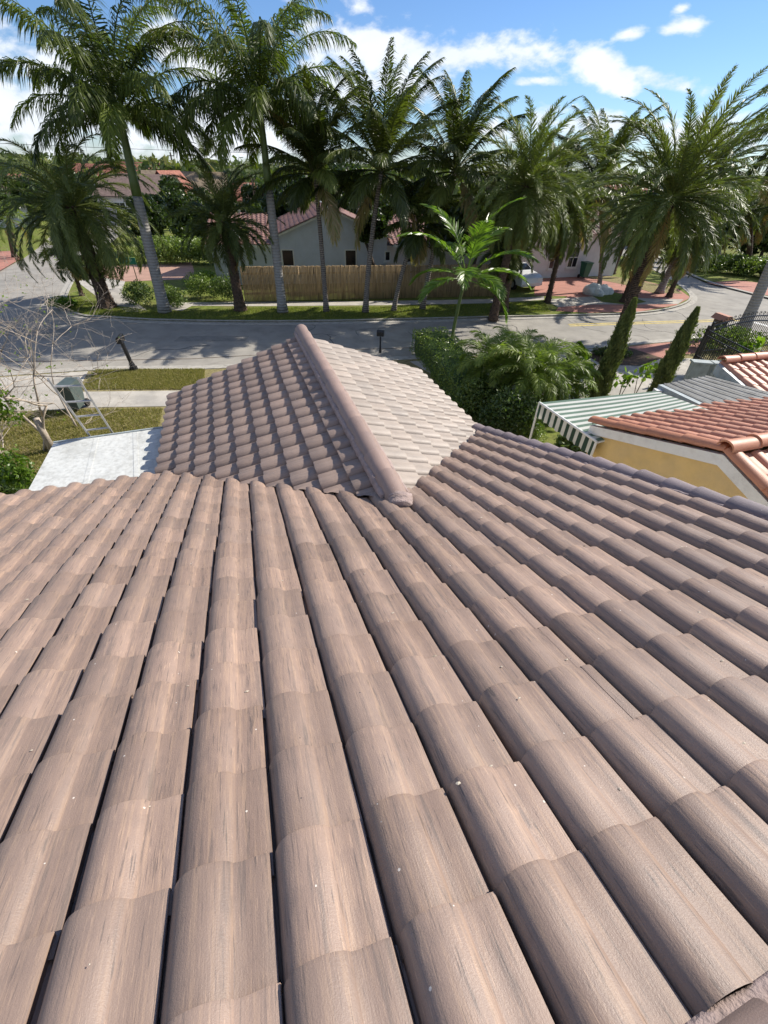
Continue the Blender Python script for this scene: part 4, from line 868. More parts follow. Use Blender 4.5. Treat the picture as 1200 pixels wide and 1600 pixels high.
bpx(828, 690, (.55, .5, .55), name='round_bush', label='small grey green clipped ball bush at the lawn beside the roof edge', tone=.75, seed=32, n=5000, leaf=.022, clumps=12)
bpx(890, 722, (.9, .5, .7), name='bush', label='leafy creeper bush at the foot of the yellow wall', tone=.2, seed=33, n=3000, leaf=.06)
def conical(name, label, B, top, r, seed, mat_='cypress_leaf', n=15000, leaf=.045, tone=.4, cat='cypress', shape=1.0, base_fat=.55):
    global RNG
    RNG = np.random.default_rng(9000 + seed); B = np.array(B, float); top = np.array(top, float); t = empty(name, B, label, cat)
    b = MB(); b.tube([B, B + (top - B) * .5, top], [.07, .05, .01], 6); b.build('trunk', M['bark'], t)
    f = RNG.random(n) ** .8; a = RNG.random(n) * 2 * PI
    rad = r * (base_fat + (1 - base_fat) * np.minimum(1, f * 4)) * (1 - f ** 3.0) ** shape * (1 + .16 * np.sin(a * 3 + f * 17) + .10 * np.sin(a * 5 - f * 40))
    rad = rad * (.72 + .3 * RNG.random(n)) * (1 + .5 * (RNG.random(n) > .93) * RNG.random(n)) + .015
    ax = (B + UP * .12)[None] + (top - B - UP * .12)[None] * f[:, None]; P = ax + np.stack([np.cos(a), np.sin(a), 0 * a], 1) * rad[:, None]
    d = np.stack([np.cos(a) * .35, np.sin(a) * .35, np.ones(n)], 1) + RNG.normal(0, .22, (n, 3)); d /= np.linalg.norm(d, axis=1)[:, None]
    e = np.cross(d, RNG.normal(0, 1, (n, 3))); e /= np.linalg.norm(e, axis=1)[:, None]; s = leaf * (.7 + .8 * RNG.random(n))[:, None]
    V = np.stack([P - d * s * .3, P + e * s * .28, P + d * s * 1.4, P - e * s * .28], 1).reshape(-1, 3)
    tn = np.repeat(np.clip(tone + .25 * np.sin(a * 4 + f * 23) + RNG.normal(0, .15, n), 0, 1), 4)
    b = MB(); b.add(V, [(4 * i, 4 * i + 1, 4 * i + 2, 4 * i + 3) for i in range(n)], tone=tn); b.build('crown', M[mat_], t); return t
def cone_px(bx, by, tx, ty, **k): B = G(bx, by, .08); return conical(B=B, top=atY(tx, ty, B[1]), **k)
cone_px(926, 640, 992, 468, name='cypress', label='taller of the two columnar cypresses, in front of the great date palm', r=.25, seed=1, n=30000, shape=.8, base_fat=.8)
cone_px(1016, 632, 1090, 482, name='cypress', label='shorter columnar cypress beside the iron gate', r=.25, seed=2, n=24000, shape=.8, base_fat=.8)
cone_px(902, 622, 905, 536, name='small_conifer', label='small pointed yellow green conifer behind the low feather palms', r=.55, seed=3, n=7000, mat_='bright_leaf', tone=.15, cat='conifer')
def stem_plant(x, y, h, label, seed, n=16, leaf=.13):
    global RNG
    RNG = np.random.default_rng(600 + seed); B = G(x, y, .08); t = empty('leafy_plant', B, label, 'plant'); b = MB(); L = MB()
    for k in range(3):
        d = np.array([RNG.normal(0, .2), RNG.normal(0, .2), 1]); P = [B, B + d * h * .5, B + d * h * (.8 + .2 * RNG.random())]; b.tube(P, [.018, .014, .008], 5)
        for j in range(n // 3): leaves(L, (P[2] + RNG.normal(0, .13, (2, 3))), leaf, .4, sq=.6)
    b.build('stem', M['branch'], t); L.build('foliage', M['bright_leaf'], t)
stem_plant(965, 628, .9, 'yellow green leafy seedling between cypress and awning', 1)
stem_plant(990, 622, 1.2, 'taller leafy seedling left of the shorter cypress', 2)
stem_plant(1155, 588, 1.3, 'bright leafy plant behind the orange tiled roof by the gate', 3, n=30, leaf=.16)

# ------------------------------------------------------------------ bare branching shrubs and foliage at the left
def bare(name, label, B, seed, L, r, d, depth=5, nb=(2, 3)):
    global RNG
    RNG = np.random.default_rng(300 + seed); t = empty(name, B, label, 'bare shrub'); b = MB(); tips = []
    branches(b, B, d, L, r, depth, .66, .06, tips, nb, .80); b.build('branches', M['branch'], t, smooth=True)
    lv = MB()
    for p in tips[::11]: leaves(lv, p + RNG.normal(0, .03, (2, 3)), .035, .5)
    if lv.n: lv.build('leaves', M['bright_leaf'], t)
bare('bare_shrub', 'leafless pale branched shrub spreading beside the ladder', G(88, 700, .08), 1, 1.45, 0.042, (-.25, .1, 1), 6)
bare('bare_shrub', 'leafless shrub with the thickest pale limbs left of the white roof', G(70, 705, .08), 2, 1.5, 0.045, (.35, .1, 1), 6)
bare('bare_shrub', 'leafless branching shrub at the left edge of the front yard', G(5, 690, .08), 3, 1.5, 0.038, (.1, .1, 1), 6, (2, 4))
bare('bare_shrub', 'leafless shrub with thin twigs behind the top of the ladder', G(120, 668, .08), 4, 1.3, 0.032, (-.1, .2, 1), 6)
bare('bare_shrub', 'leafless shrub arching over the driveway at the left edge', G(-30, 650, .08), 5, 1.7, 0.038, (.35, .1, 1), 6)
bare('bare_shrub', 'tangle of dry twigs below the climbing bush at the left edge', G(20, 745, .08), 6, .8, .025, (.1, .1, 1), 6, (3, 3))
t = empty('palm_stump', G(83, 705, .08), 'rough grey trunk stump standing in the yard behind the white roof', 'stump')
b = MB(); B = G(83, 705, .08); b.tube([B, B + UP * .6, B + UP * 1.0], [.10, .085, .08], 10); b.build('trunk', M['branch'], t, smooth=True)
bush('bush', 'bright leafed climbing bush beside the flat white roof', (*G(28, 745, 1.5)[:2], 1.5), (.42, .4, .8), 'bright_leaf', 900, .045, .1, seed=50)
bush('bush', 'dark tangled undergrowth bush at the left edge below the climber', (*G(5, 765, .9)[:2], .8), (.8, .6, .7), 'hedge_leaf', 2200, .05, .1, seed=51)
bush('bush', 'green leaf clump among the bare branches at the left edge', (*G(-8, 640, 1.8)[:2], 1.8), (.5, .5, .9), 'bright_leaf', 1500, .06, .25, seed=52)

# ------------------------------------------------------------------ ladder and bins and mailboxes
ld = empty('ladder', H(-2.6, 7.6, 0), 'weathered metal ladder leaning on the far edge of the white flat roof', 'ladder')
def PZ(x, y, z): return G(x, y, z)
la, lb_ = PZ(141, 682, ZF - .02), PZ(175, 675, ZF - .02)
ta, tb = atY(75, 592, la[1] - .32), atY(122, 591, lb_[1] - .32)
fa, fb = la + (la - ta) * 3.0, lb_ + (lb_ - tb) * 3.0
fa = la + (la - ta) * (la[2] / max(.3, ta[2] - la[2])); fb = lb_ + (lb_ - tb) * (lb_[2] / max(.3, tb[2] - lb_[2]))
for p, q in ((fa, ta), (fb, tb)):
    b = MB(); t_ = (q - p); Lg = np.linalg.norm(t_); t_ /= Lg; s_ = (lb_ - la); s_ /= np.linalg.norm(s_); n_ = np.cross(t_, s_); n_ /= np.linalg.norm(n_); s_ = np.cross(n_, t_)
    b.box((p + q) / 2, Lg, .025, .05, t_, s_, n_); b.build('side_rail', M['alu'], ld)
Lt = np.linalg.norm(ta - fa); nr = int(Lt / .30)
for k in range(nr):
    f = 1 - (k * .30 + .14) / Lt
    if f < .02: break
    b = MB(); b.tube([fa + (ta - fa) * f, fb + (tb - fb) * f], .017, 8); b.build('rung', M['alu'], ld)
def bin_(name, label, B, h, m, ang, lidm=None, ws=1.0):
    t = empty(name, B, label, 'bin'); ex = np.array([math.cos(ang), math.sin(ang), 0]); ey = np.array([-ex[1], ex[0], 0]); b = MB()
    V = [];
    for z, w, d in ((.12, .21 * ws, .22), (h * .5, .26 * ws, .28), (h, .29 * ws, .34)):
        for sx, sy in ((-1, -1), (1, -1), (1, 1), (-1, 1)): V.append(B + ex * w * sx + ey * d * sy + UP * z)
    F = [(3, 2, 1, 0)] + [(4 * r + i, 4 * r + (i + 1) % 4, 4 * r + 4 + (i + 1) % 4, 4 * r + 4 + i) for r in range(2) for i in range(4)] + [(8, 9, 10, 11)]
    b.add(V, F); b.build('body', M[m], t)
    b = MB(); b.extrude([B + ex * -.31 * ws + ey * -.38 + UP * (h + .005), B + ex * .31 * ws + ey * -.38 + UP * (h + .005), B + ex * .31 * ws + ey * -.3 + UP * (h + .07), B + ex * .31 * ws + ey * .3 + UP * (h + .10), B + ex * .31 * ws + ey * .38 + UP * (h + .03), B + ex * .31 * ws + ey * .38 + UP * (h + .005), B + ex * -.31 * ws + ey * .38 + UP * (h + .005)][:2] + [B + ex * .31 * ws + ey * .38 + UP * (h + .005), B + ex * -.31 * ws + ey * .38 + UP * (h + .005)], (0, 0, .075)); b.build('lid', M[lidm or m], t, fix=True)
    b = MB(); b.tube([B + ex * -.3 * ws + ey * .42 + UP * (h - .04), B + ex * .3 * ws + ey * .42 + UP * (h - .04)], .02, 6); b.build('handle', M[m], t)
    for sx in (-1, 1):
        b = MB(); c = B + ex * .25 * sx * ws + ey * .28 + UP * .13; b.tube([c - ex * .03, c + ex * .03], .13, 14); b.build('wheel', M['rubber'], t)
bin_('wheelie_bin', 'grey green wheeled bin with a pale lid standing by the footpath behind the ladder', G(124, 640, .09), .86, 'grey_plastic', .1, 'grey_plastic', .68)
bin_('wheelie_bin', 'green wheeled bin against the wall of the far white house', G(911, 435, .09), 1.05, 'green_plastic', .3)
def mailbox(name, label, B, h, tilt, ang, big):
    t = empty(name, B, label, 'mailbox'); ex = np.array([math.cos(ang), math.sin(ang), 0]); ey = np.array([-ex[1], ex[0], 0]); top = B + UP * h + ex * tilt; ax = (top - B) / np.linalg.norm(top - B)
    b = MB(); b.tube([B, B + ax * .12], .15 if big else .06, 10); b.tube([B + ax * .12, B + ax * .3], [.12, .09] if big else [.045, .04], 10)
    b.tube([B + ax * .3, top - ax * .12], .075 if big else .035, 10); b.build('post', M['black_metal'], t, smooth=False)
    c = top + ax * .02; b = MB(); n = 10; V = []
    for s in ((-.25, .25) if big else (-.15, .15)):
        V += [c + ey * s + ex * .09 * a + UP * z for a, z in [(-1, -.10), (1, -.10), (1, .05)]] + [c + ey * s + ex * .09 * math.cos(th) + UP * (.05 + .09 * math.sin(th)) for th in np.linspace(0.3, PI - .3, 7)] + [c + ey * s - ex * .09 + UP * .05]
    m = 11; b.add(V, [tuple(range(m))[::-1], tuple(range(m, 2 * m))] + [(i, (i + 1) % m, m + (i + 1) % m, m + i) for i in range(m)]); b.build('box', M['black_metal'], t, fix=True)
    b = MB(); b.box(c + ex * .10 + ey * .1 + UP * .10, .012, .04, .14); b.build('flag', M['black_metal'], t)
    return t
mailbox('mailbox', 'black mailbox on a stout leaning post in the left grass verge', G(210, 578, .09), 1.15, -.12, .25, True)
mailbox('mailbox', 'small black mailbox on a slim post beyond the tiled wing', G(594, 551, .09), .80, 0, 1.4, False)
mailbox('mailbox', 'distant black mailbox before the pale house at the far left', G(26, 393, .09), 1.4, -.1, .6, True)
# brick mailbox pillar with a little tiled roof, by the gate
B = G(1108, 540, .08); t = empty('mailbox_pillar', B, 'ornate mailbox with a red tiled cap standing at the kerb beyond the iron gate', 'mailbox')
b = MB(); b.tube([B, B + UP * .25, B + UP * .3, B + UP * .8, B + UP * .85], [.16, .14, .08, .07, .12], 10); b.build('post', M['wood_post'], t)
b = MB(); b.box(B + UP * 1.05, .34, .5, .34, (math.cos(.2), math.sin(.2), 0), (-math.sin(.2), math.cos(.2), 0)); b.build('box', M['wood_post'], t)
b = MB(); e1 = np.array([math.cos(.2), math.sin(.2), 0]); e2 = np.array([-e1[1], e1[0], 0]); c = B + UP * 1.22
b.extrude([c - e1 * .30 - e2 * .38, c + e1 * .30 - e2 * .38, c + e1 * .12 - e2 * .38 + UP * .2, c - e1 * .12 - e2 * .38 + UP * .2], e2 * .76); b.build('cap', M['orange_tile'], t, fix=True)

# street sign
B = G(218, 449, .08); Tp = atY(206, 404, B[1]); t = empty('street_sign', B, 'green street name sign on a thin post under the left date palm fronds', 'street sign')
b = MB(); b.tube([B, [B[0], B[1], Tp[2]]], .03, 8); b.build('post', M['wood_post'], t)
b = MB(); cc_ = np.array([B[0] - .25, B[1] - .04, Tp[2] - .12]); b.box(cc_, 1.05, .02, .36); b.build('sign_plate', M['sign_green'], t)
fc = bpy.data.curves.new('street_name', 'FONT'); fc.body = '508 P'; fc.size = .27; fc.extrude = .004; fc.align_x = 'CENTER'; fc.align_y = 'CENTER'
fo = bpy.data.objects.new('tmp', fc); COL.objects.link(fo); bpy.context.view_layer.update()
lm = bpy.data.meshes.new_from_object(fo.evaluated_get(bpy.context.evaluated_depsgraph_get())); bpy.data.objects.remove(fo)
lm.materials.clear(); lo = bpy.data.objects.new('lettering', lm); COL.objects.link(lo); lm.materials.append(M['pale_teal']); lo.parent = t; lo.location = (cc_[0] - B[0], cc_[1] - .016 - B[1], cc_[2] - B[2]); lo.rotation_euler = (PI / 2, 0, 0)

# ------------------------------------------------------------------ fence across the street
f0, f1 = G(383, 471, .08), G(796, 462, .08); t = empty('cane_fence', f0, 'brown vertical cane fence in front of the grey house across the street', 'fence')
d = f1 - f0; Lf = np.linalg.norm(d); d /= Lf; nrm_ = np.array([-d[1], d[0], 0]); b = MB(); RNG = np.random.default_rng(12)
nb_ = int(Lf / .075)
for k in range(nb_):
    c = f0 + d * (k + .5) * Lf / nb_; h = 1.83 + RNG.normal(0, .012); b.tube([c + UP * .0, c + UP * h + nrm_ * RNG.normal(0, .01)], .036 + RNG.normal(0, .003), 5, tone=RNG.random())
b.build('cane_panel', M['fence'], t, smooth=True)
for z in (.4, 1.45):
    b = MB(); b.box((f0 + f1) / 2 + UP * z + nrm_ * .07, Lf, .04, .09, d, nrm_); b.build('rail', M['wood_post'], t)

# ------------------------------------------------------------------ house building helper
def facade_pt(p0, d):
    """pixel -> point on the vertical plane through p0 along direction d"""
    n = np.cross(d, UP)
    def fn(x, y):
        r = ray(x, y); o = np.array([0, 0, CAMZ]); k = ((p0 - o) @ n) / (r @ n); return o + r * k
    return fn
def window(parent, c, w, h, d, n, frame='white_paint', mull=True):
    """framed window standing 3 cm proud of the wall; n points out of the wall"""
    b = MB(); fw = .07
    for s in (-1, 1): b.box(c + d * s * (w / 2) + n * .02, fw, .07, h + fw, d, n)
    for s in (-1, 1): b.box(c + UP * s * (h / 2) + n * .02, w - fw, .066, fw, d, n)
    if mull: b.box(c + n * .018, w - fw, .05, .04, d, n); b.box(c + n * .016, .04, .045, h - fw, d, n)
    f = b.build('window', M[frame], parent); b = MB(); b.box(c + n * .008, w - fw, .012, h - fw, d, n); b.build('pane', M['glass'], f)
    b = MB(); b.box(c - UP * (h / 2 + .08) + n * .05, w + .2, .14, .07, d, n); b.build('sill', M[frame], f)
SD = np.array([math.cos(math.radians(12)), math.sin(math.radians(12)), 0]); SN = np.array([-SD[1], SD[0], 0])   # along / away from the street
def gable_roof(b, o, a, n, wdt, dep, z_e, z_r, ov=.35, th=.12):
    """ridge along n (depth); o = left front corner at ground"""
    m_ = wdt / 2
    for s in (-1, 1):
        e = o + a * (m_ + s * (m_ + ov)); r = o + a * m_; sl = (z_r - z_e) / m_; ze = z_e - sl * ov
        b.extrude([e + UP * ze - n * ov, r + UP * z_r - n * ov, r + UP * z_r + n * (dep + ov), e + UP * ze + n * (dep + ov)], UP * th)
def tiled_slope(name, o, ea, ed, W_, L_, parent, m='dull_tile', w=.29, l=.33, hs=.75):
    nc, nr_ = int(W_ / w), int(L_ / l); bb = tile_field(np.array(o, float), ea, ed, [w * k for k in range(nc)], [L_ - l * k for k in range(nr_)], W_ / nc if nc else w, l, hs=hs, th=.02)
    ob = bb.build(name, M[m], parent); shade(ob); return ob
# grey-blue corner house behind the fence
GO = G(390, 470, .0); GW = GO + SN * 4.2; fp = facade_pt(GW, SD)
x0, xg0, xg1, x2 = fp(336, 420), fp(438, 420), fp(604, 420), fp(775, 420)
hA = empty('corner_house', [x0[0], x0[1], 0], 'grey blue gabled house with red tiled roof behind the cane fence', 'house')
s0 = 0; g0_, g1_, s2 = ((p - x0) @ SD for p in (xg0, xg1, x2)); base0 = np.array([x0[0], x0[1], 0]); zE = fp(430, 381)[2]; zG = fp(438, 366)[2]; zP = fp(521, 326)[2]
b = MB(); D = 9.0
b.prism([base0, base0 + SD * (g0_ - .003), base0 + SD * (g0_ - .003) + SN * D, base0 + SN * D], 0, zE - .15)
b.build('side_wall', M['blue_wall'], hA)
gm = (g0_ + g1_) / 2; A0 = base0 + SD * g0_; A1 = base0 + SD * g1_; AM = base0 + SD * gm
b = MB(); b.extrude([A0, A1, A1 + UP * (zG - .05), AM + UP * (zP - .12), A0 + UP * (zG - .05)], SN * (D + 1)); b.build('gable_wall', M['blue_wall'], hA, fix=True)
b = MB(); b.prism([A1 + SD * .004, base0 + SD * s2, base0 + SD * s2 + SN * D, A1 + SD * .004 + SN * D], 0, zE - .1); b.build('side_wall', M['pink_wall'], hA)
ed = None
for s_, X0 in ((-1, A0), (1, A1)):
    half = (g1_ - g0_) / 2 + .3; rise = (zP - zG) / ((g1_ - g0_) / 2); edv = (SD * s_ - UP * rise); edv /= np.linalg.norm(edv); Ls = half * math.sqrt(1 + rise * rise)
    tiled_slope('roof', AM + UP * zP - SN * .25, SN, edv, D + 1.5, Ls, hA, 'dull_tile')
    b = MB(); b.extrude([AM + UP * (zP - .02) - SN * .2, AM + UP * (zP - .02) + edv * Ls - SN * .2, AM + UP * (zP - .14) + edv * Ls - SN * .2, AM + UP * (zP - .14) - SN * .2], SN * .05); b.build('rake_board', M['white_paint'], hA, fix=True)
rs = (SN * -1 - UP * .30); rs /= np.linalg.norm(rs)
tiled_slope('roof', base0 - SD * .3 + UP * (zE + 1.35) + SN * 4.1, SD, rs, g0_ + .1, 4.75, hA)
tiled_slope('roof', A1 + SD * .1 + UP * (zE + 1.35) + SN * 4.1, SD, rs, s2 - g1_ + .3, 4.75, hA)
bk = (SN - UP * .30); bk /= np.linalg.norm(bk)
tiled_slope('roof', base0 - SD * .3 + UP * (zE + 1.35) + SN * 4.1, SD, bk, g0_ + .1, 5.2, hA)
for q0, q1 in ((base0 - SD * .3, base0 + SD * (g0_ - .01)), (A1 + SD * .32, base0 + SD * (s2 + .2))):
    b = MB(); c = (q0 + q1) / 2 - SN * .42 + UP * (zE - .06); b.box(c, np.linalg.norm(q1 - q0), .04, .18, SD, SN); b.box(c + SN * .22 - UP * .075, np.linalg.norm(q1 - q0), .40, .03, SD, SN); b.build('fascia', M['white_paint'], hA)
for (x, y, w, h) in ((450, 403, .75, .95), (548, 403, .75, .95), (605.5, 400, .35, .55), (640, 402, .6, .6)):
    window(hA, fp(x, y), w, h, SD, -SN, mull=False)
# satellite dish
B = fp(371, 366) + SN * .4; t = empty('satellite_dish', B - UP * .45, 'small white satellite dish on the eave of the grey house left roof', 'satellite dish')
b = MB(); b.tube([B - UP * .5, B], .025, 6); b.build('arm', M['alu'], t)
b = MB(); nrm2 = np.array([.3, -.75, .6]); nrm2 /= np.linalg.norm(nrm2); e1 = np.cross(nrm2, UP); e1 /= np.linalg.norm(e1); e2 = np.cross(nrm2, e1); V = [B - nrm2 * .08]
for r_, dz in ((.18, -.06), (.36, .0)):
    for j in range(16): V.append(B + nrm2 * dz + (e1 * math.cos(j * PI / 8) + e2 * math.sin(j * PI / 8)) * r_)
b.add(V, [(0, 1 + j, 1 + (j + 1) % 16) for j in range(16)] + [(1 + j, 17 + j, 17 + (j + 1) % 16, 1 + (j + 1) % 16) for j in range(16)]); b.build('dish', M['white_plastic'], t)
# white house on the right
rp0 = G(862, 434, 0.08); rp1 = G(950, 431, .08); RD = rp1 - rp0; RD /= np.linalg.norm(RD); RNm = np.array([-RD[1], RD[0], 0]); fr_ = facade_pt(rp0, RD)
rL = fr_(800, 434); rR = fr_(957, 431); rL[2] = rR[2] = 0
hB = empty('white_house', rL, 'white walled house with tall windows beyond the red paver drive', 'house')
b = MB(); zt = 3.1; LB = np.linalg.norm(rR - rL); b.prism([rL, rR, rR + RNm * 8, rL + RNm * 8], 0, zt); b.build('wall', M['white_wall'], hB)
rs = (-RNm - UP * .32); rs /= np.linalg.norm(rs); tiled_slope('roof', rL - RD * .4 + UP * (zt + 1.3) + RNm * 4, RD, rs, LB + .8, 4.75, hB, 'dull_tile')
rs = (RNm - UP * .32); rs /= np.linalg.norm(rs); tiled_slope('roof', rL - RD * .4 + UP * (zt + 1.3) + RNm * 4, RD, rs, LB + .8, 4.75, hB, 'dull_tile')
b = MB(); b.extrude([rR + RNm * 0 + UP * zt, rR + RNm * 8 + UP * zt, rR + RNm * 4 + UP * (zt + 1.22)], -RD * LB); b.build('gable', M['white_wall'], hB, fix=True)
for (x, y) in ((867, 404), (896, 402)): window(hB, fr_(x, y), .85, 1.35, RD, -RNm)
# distant houses
def far_house(name, label, px, pyb, Y, w, dep, ze, zr, wall, roofm, ang=0.2, gable=False):
    c = atY(px, pyb, Y); c[2] = 0; a = np.array([math.cos(ang), math.sin(ang), 0]); n = np.array([-a[1], a[0], 0]); t = empty(name, c, label, 'house'); o = c - a * w / 2
    b = MB(); b.prism([o, o + a * w, o + a * w + n * dep, o + n * dep], 0, ze)
    if gable: b.extrude([o + a * .0 + UP * ze, o + a * w + UP * ze, o + a * w / 2 + UP * (zr - .1)], n * dep)
    else: b.extrude([o + UP * ze, o + n * dep + UP * ze, o + n * dep / 2 + UP * (zr - .1)], a * w)
    b.build('wall', M[wall], t, fix=True); b = MB()
    if gable: gable_roof(b, o, a, n, w, dep, ze, zr)
    else: gable_roof(b, o + n * dep, -n, a, dep, w, ze, zr)
    b.build('roof', M[roofm], t, fix=True)
    for k in range(2): window(t, o + a * (w * (.3 + .4 * k)) + UP * (ze * .55), 1.3, 1.3, a, -n)
    return t
M['brown_roof'] = mat('brown_shingle', (0.19, 0.135, 0.115), .9, .2, .2, 3, 0, 1); M['red_roof'] = mat('red_tile_far', (0.27, 0.11, 0.075), .8, .3, .35, 2.2, 0, 1, stretch=(3, 1, 1)); M['tan_roof'] = mat('tan_roof', (0.22, 0.17, 0.12), .9, .2, .2, 2, 0, 1)
far_house('brown_roofed_house', 'distant house with broad brown roof behind the leaning palm trunk', 212, 330, 66, 8.5, 9, 3.0, 5.0, 'pink_wall', 'brown_roof', .1)
far_house('red_roofed_house', 'distant white gabled house with red roof right of the brown roofed house', 262, 330, 72, 4, 5, 3.2, 5.4, 'white_wall', 'red_roof', -.15, True)
far_house('tan_roofed_house', 'distant low house with tan roof left of the lone coconut palm', 296, 320, 82, 12, 9, 2.8, 5.2, 'pink_wall', 'tan_roof', .3)
far_house('red_roofed_house', 'distant house with bright red roof between the two royal palms', 392, 320, 62, 3.4, 5, 3.2, 4.6, 'pink_wall', 'red_roof', .2)
far_house('red_roofed_house', 'pale house with red roof at the far left edge beyond the side street', -6, 350, 58, 7, 9, 3.2, 4.8, 'white_wall', 'red_roof', .5)
far_house('red_roofed_house', 'far small house with red roof among the trees left of the leaning trunk', 168, 300, 110, 16, 9, 3.4, 5.6, 'white_wall', 'red_roof', .1)
far_house('red_roofed_house', 'far small house with red roof glimpsed right of the leaning trunk', 205, 300, 135, 18, 9, 3.6, 6.0, 'white_wall', 'red_roof', -.1)
far_house('white_house', 'low pale house beyond the bend behind the great date palm', 1130, 400, 66, 16, 9, 3.2, 5.2, 'white_wall', 'tan_roof', -.2)
far_house('white_house', 'pale house behind the far end of the right hand side road', 985, 395, 78, 14, 9, 3.4, 5.4, 'white_wall', 'red_roof', .1)
# utility poles and wires
for x, yb, yt, Y, lb in ((271, 262, 238, 210, 'distant utility pole above the treeline right of the leaning palm'), (297, 262, 243, 230, 'fainter distant utility pole left of the lone coconut palm')):
    B = atY(x, yb, Y); B[2] = 0; T_ = atY(x - 2, yt, Y); t = empty('utility_pole', B, lb, 'utility pole')
    b = MB(); b.tube([B, [B[0], B[1], T_[2]]], .28, 6); b.build('pole', M['wood_post'], t); b = MB(); b.box([B[0], B[1], T_[2] - 1.0], 2.6, .25, .25); b.build('crossarm', M['wood_post'], t)
for k, (y0, y1, lb) in enumerate(((219, 239, 'upper overhead power line crossing the sky at the left'), (246, 256, 'lower overhead power line just above the treeline'))):
    a, c = atY(-150, y0 - 2, 120), atY(900, y1 + (8 if k == 0 else 4), 120); pts = [a + (c - a) * f - UP * 2.2 * math.sin(PI * f) * 0.3 for f in np.linspace(0, 1, 20)]
    b = MB(); b.tube(pts, .035, 4); tag(b.build('power_line', M['wire']), lb, 'power line')

# ------------------------------------------------------------------ boulders and car
RNG = np.random.default_rng(31)
for k, (x, y, r, lb) in enumerate(((925, 460, .62, 'largest pale boulder at the left of the group on the red drive'), (939, 459, .52, 'middle pale boulder of the group on the red drive'), (948, 459, .38, 'smallest pale boulder at the right of the group on the red drive'), (932, 462, .42, 'low pale boulder in front of the two larger ones'))):
    bm = bmesh.new(); bmesh.ops.create_icosphere(bm, subdivisions=4, radius=r); c = G(x, y, .08)
    for v in bm.verts:
        nn = noise.noise(v.co * 2.2 + Vector((k * 7, 0, 0))); v.co *= 1 + .22 * nn; v.co.z = max(v.co.z * .78, -r * .35)
        v.co += Vector(tuple(c + UP * r * .33))
    me = bpy.data.meshes.new('boulder'); bm.to_mesh(me); bm.free(); me.polygons.foreach_set('use_smooth', [True] * len(me.polygons)); tag(link('boulder', me, M['stone']), lb, 'boulder', 'pale boulders on the red drive')
def car(B, ang):
    t = empty('parked_car', B, 'white car parked on the drive half hidden by the feathery palm', 'car'); ex = np.array([math.cos(ang), math.sin(ang), 0]); ey = np.array([-ex[1], ex[0], 0])
    P = lambda x, y, z: B + ex * x + ey * y + UP * z
    prof = [(-2.3, .35), (-2.33, .62), (-2.2, .86), (-1.75, .96), (-1.25, 1.0), (-.65, 1.42), (.55, 1.46), (1.15, 1.08), (1.9, .98), (2.28, .82), (2.34, .5), (2.25, .3)]
    ws = [.80, .86, .88, .88, .86, .64, .64, .84, .88, .86, .84, .80]; b = MB(); n = len(prof)
    V = [P(x, -w, z) for (x, z), w in zip(prof, ws)] + [P(x, w, z) for (x, z), w in zip(prof, ws)] + [P(x, -.88, .35) for x, z in prof] + [P(x, .88, .35) for x, z in prof]
    F = [(i, i + 1, n + i + 1, n + i) for i in range(n - 1)] + [(i, 2 * n + i, 2 * n + i + 1, i + 1) for i in range(1, n - 2)] + [(n + i, n + i + 1, 3 * n + i + 1, 3 * n + i) for i in range(1, n - 2)] + [(2 * n + i, 3 * n + i, 3 * n + i + 1, 2 * n + i + 1) for i in range(n - 1)]
    b.add(V, F); o = b.build('body', M['car_paint'], t, fix=True)
    bv = o.modifiers.new('bevel', 'BEVEL'); bv.width = .03; bv.segments = 2
    for q in ([(-1.15, 1.03), (-.68, 1.38)], [(1.07, 1.11), (.6, 1.41)]):
        (xa, za), (xb, zb) = q; s_ = -1 if xa < 0 else 1
        b = MB(); b.extrude([P(xa + s_ * .02, -.74, za + .02), P(xa + s_ * .02, .74, za + .02), P(xb + s_ * .02, .60, zb + .02), P(xb + s_ * .02, -.60, zb + .02)], UP * .012); b.build('windscreen' if s_ > 0 else 'rear_window', M['glass'], t, fix=True)
    for s_ in (-1, 1):
        b = MB(); b.extrude([P(-1.05, s_ * .865, 1.04), P(1.0, s_ * .865, 1.08), P(.5, s_ * .675, 1.38), P(-.6, s_ * .675, 1.36)], ey * s_ * .015); b.build('side_window', M['glass'], t, fix=True)
        for x in (-1.4, 1.4):
            b = MB(); c = P(x, s_ * .80, .33); b.tube([c - ey * .11, c + ey * .11], .33, 20); w = b.build('wheel', M['rubber'], t); b = MB(); b.tube([c - ey * .12, c + ey * .12], .19, 16); b.build('rim', M['alu'], w)
        b = MB(); b.box(P(2.30, s_ * .62, .72), .06, .32, .15, ex, ey); b.build('headlight', M['white_plastic'], t)
        b = MB(); b.box(P(-2.28, s_ * .62, .78), .06, .30, .16, ex, ey); b.build('taillight', M['tail'], t)
car(G(842, 455, .09) + np.array([-1.6, 1.9, 0]), -1.15)

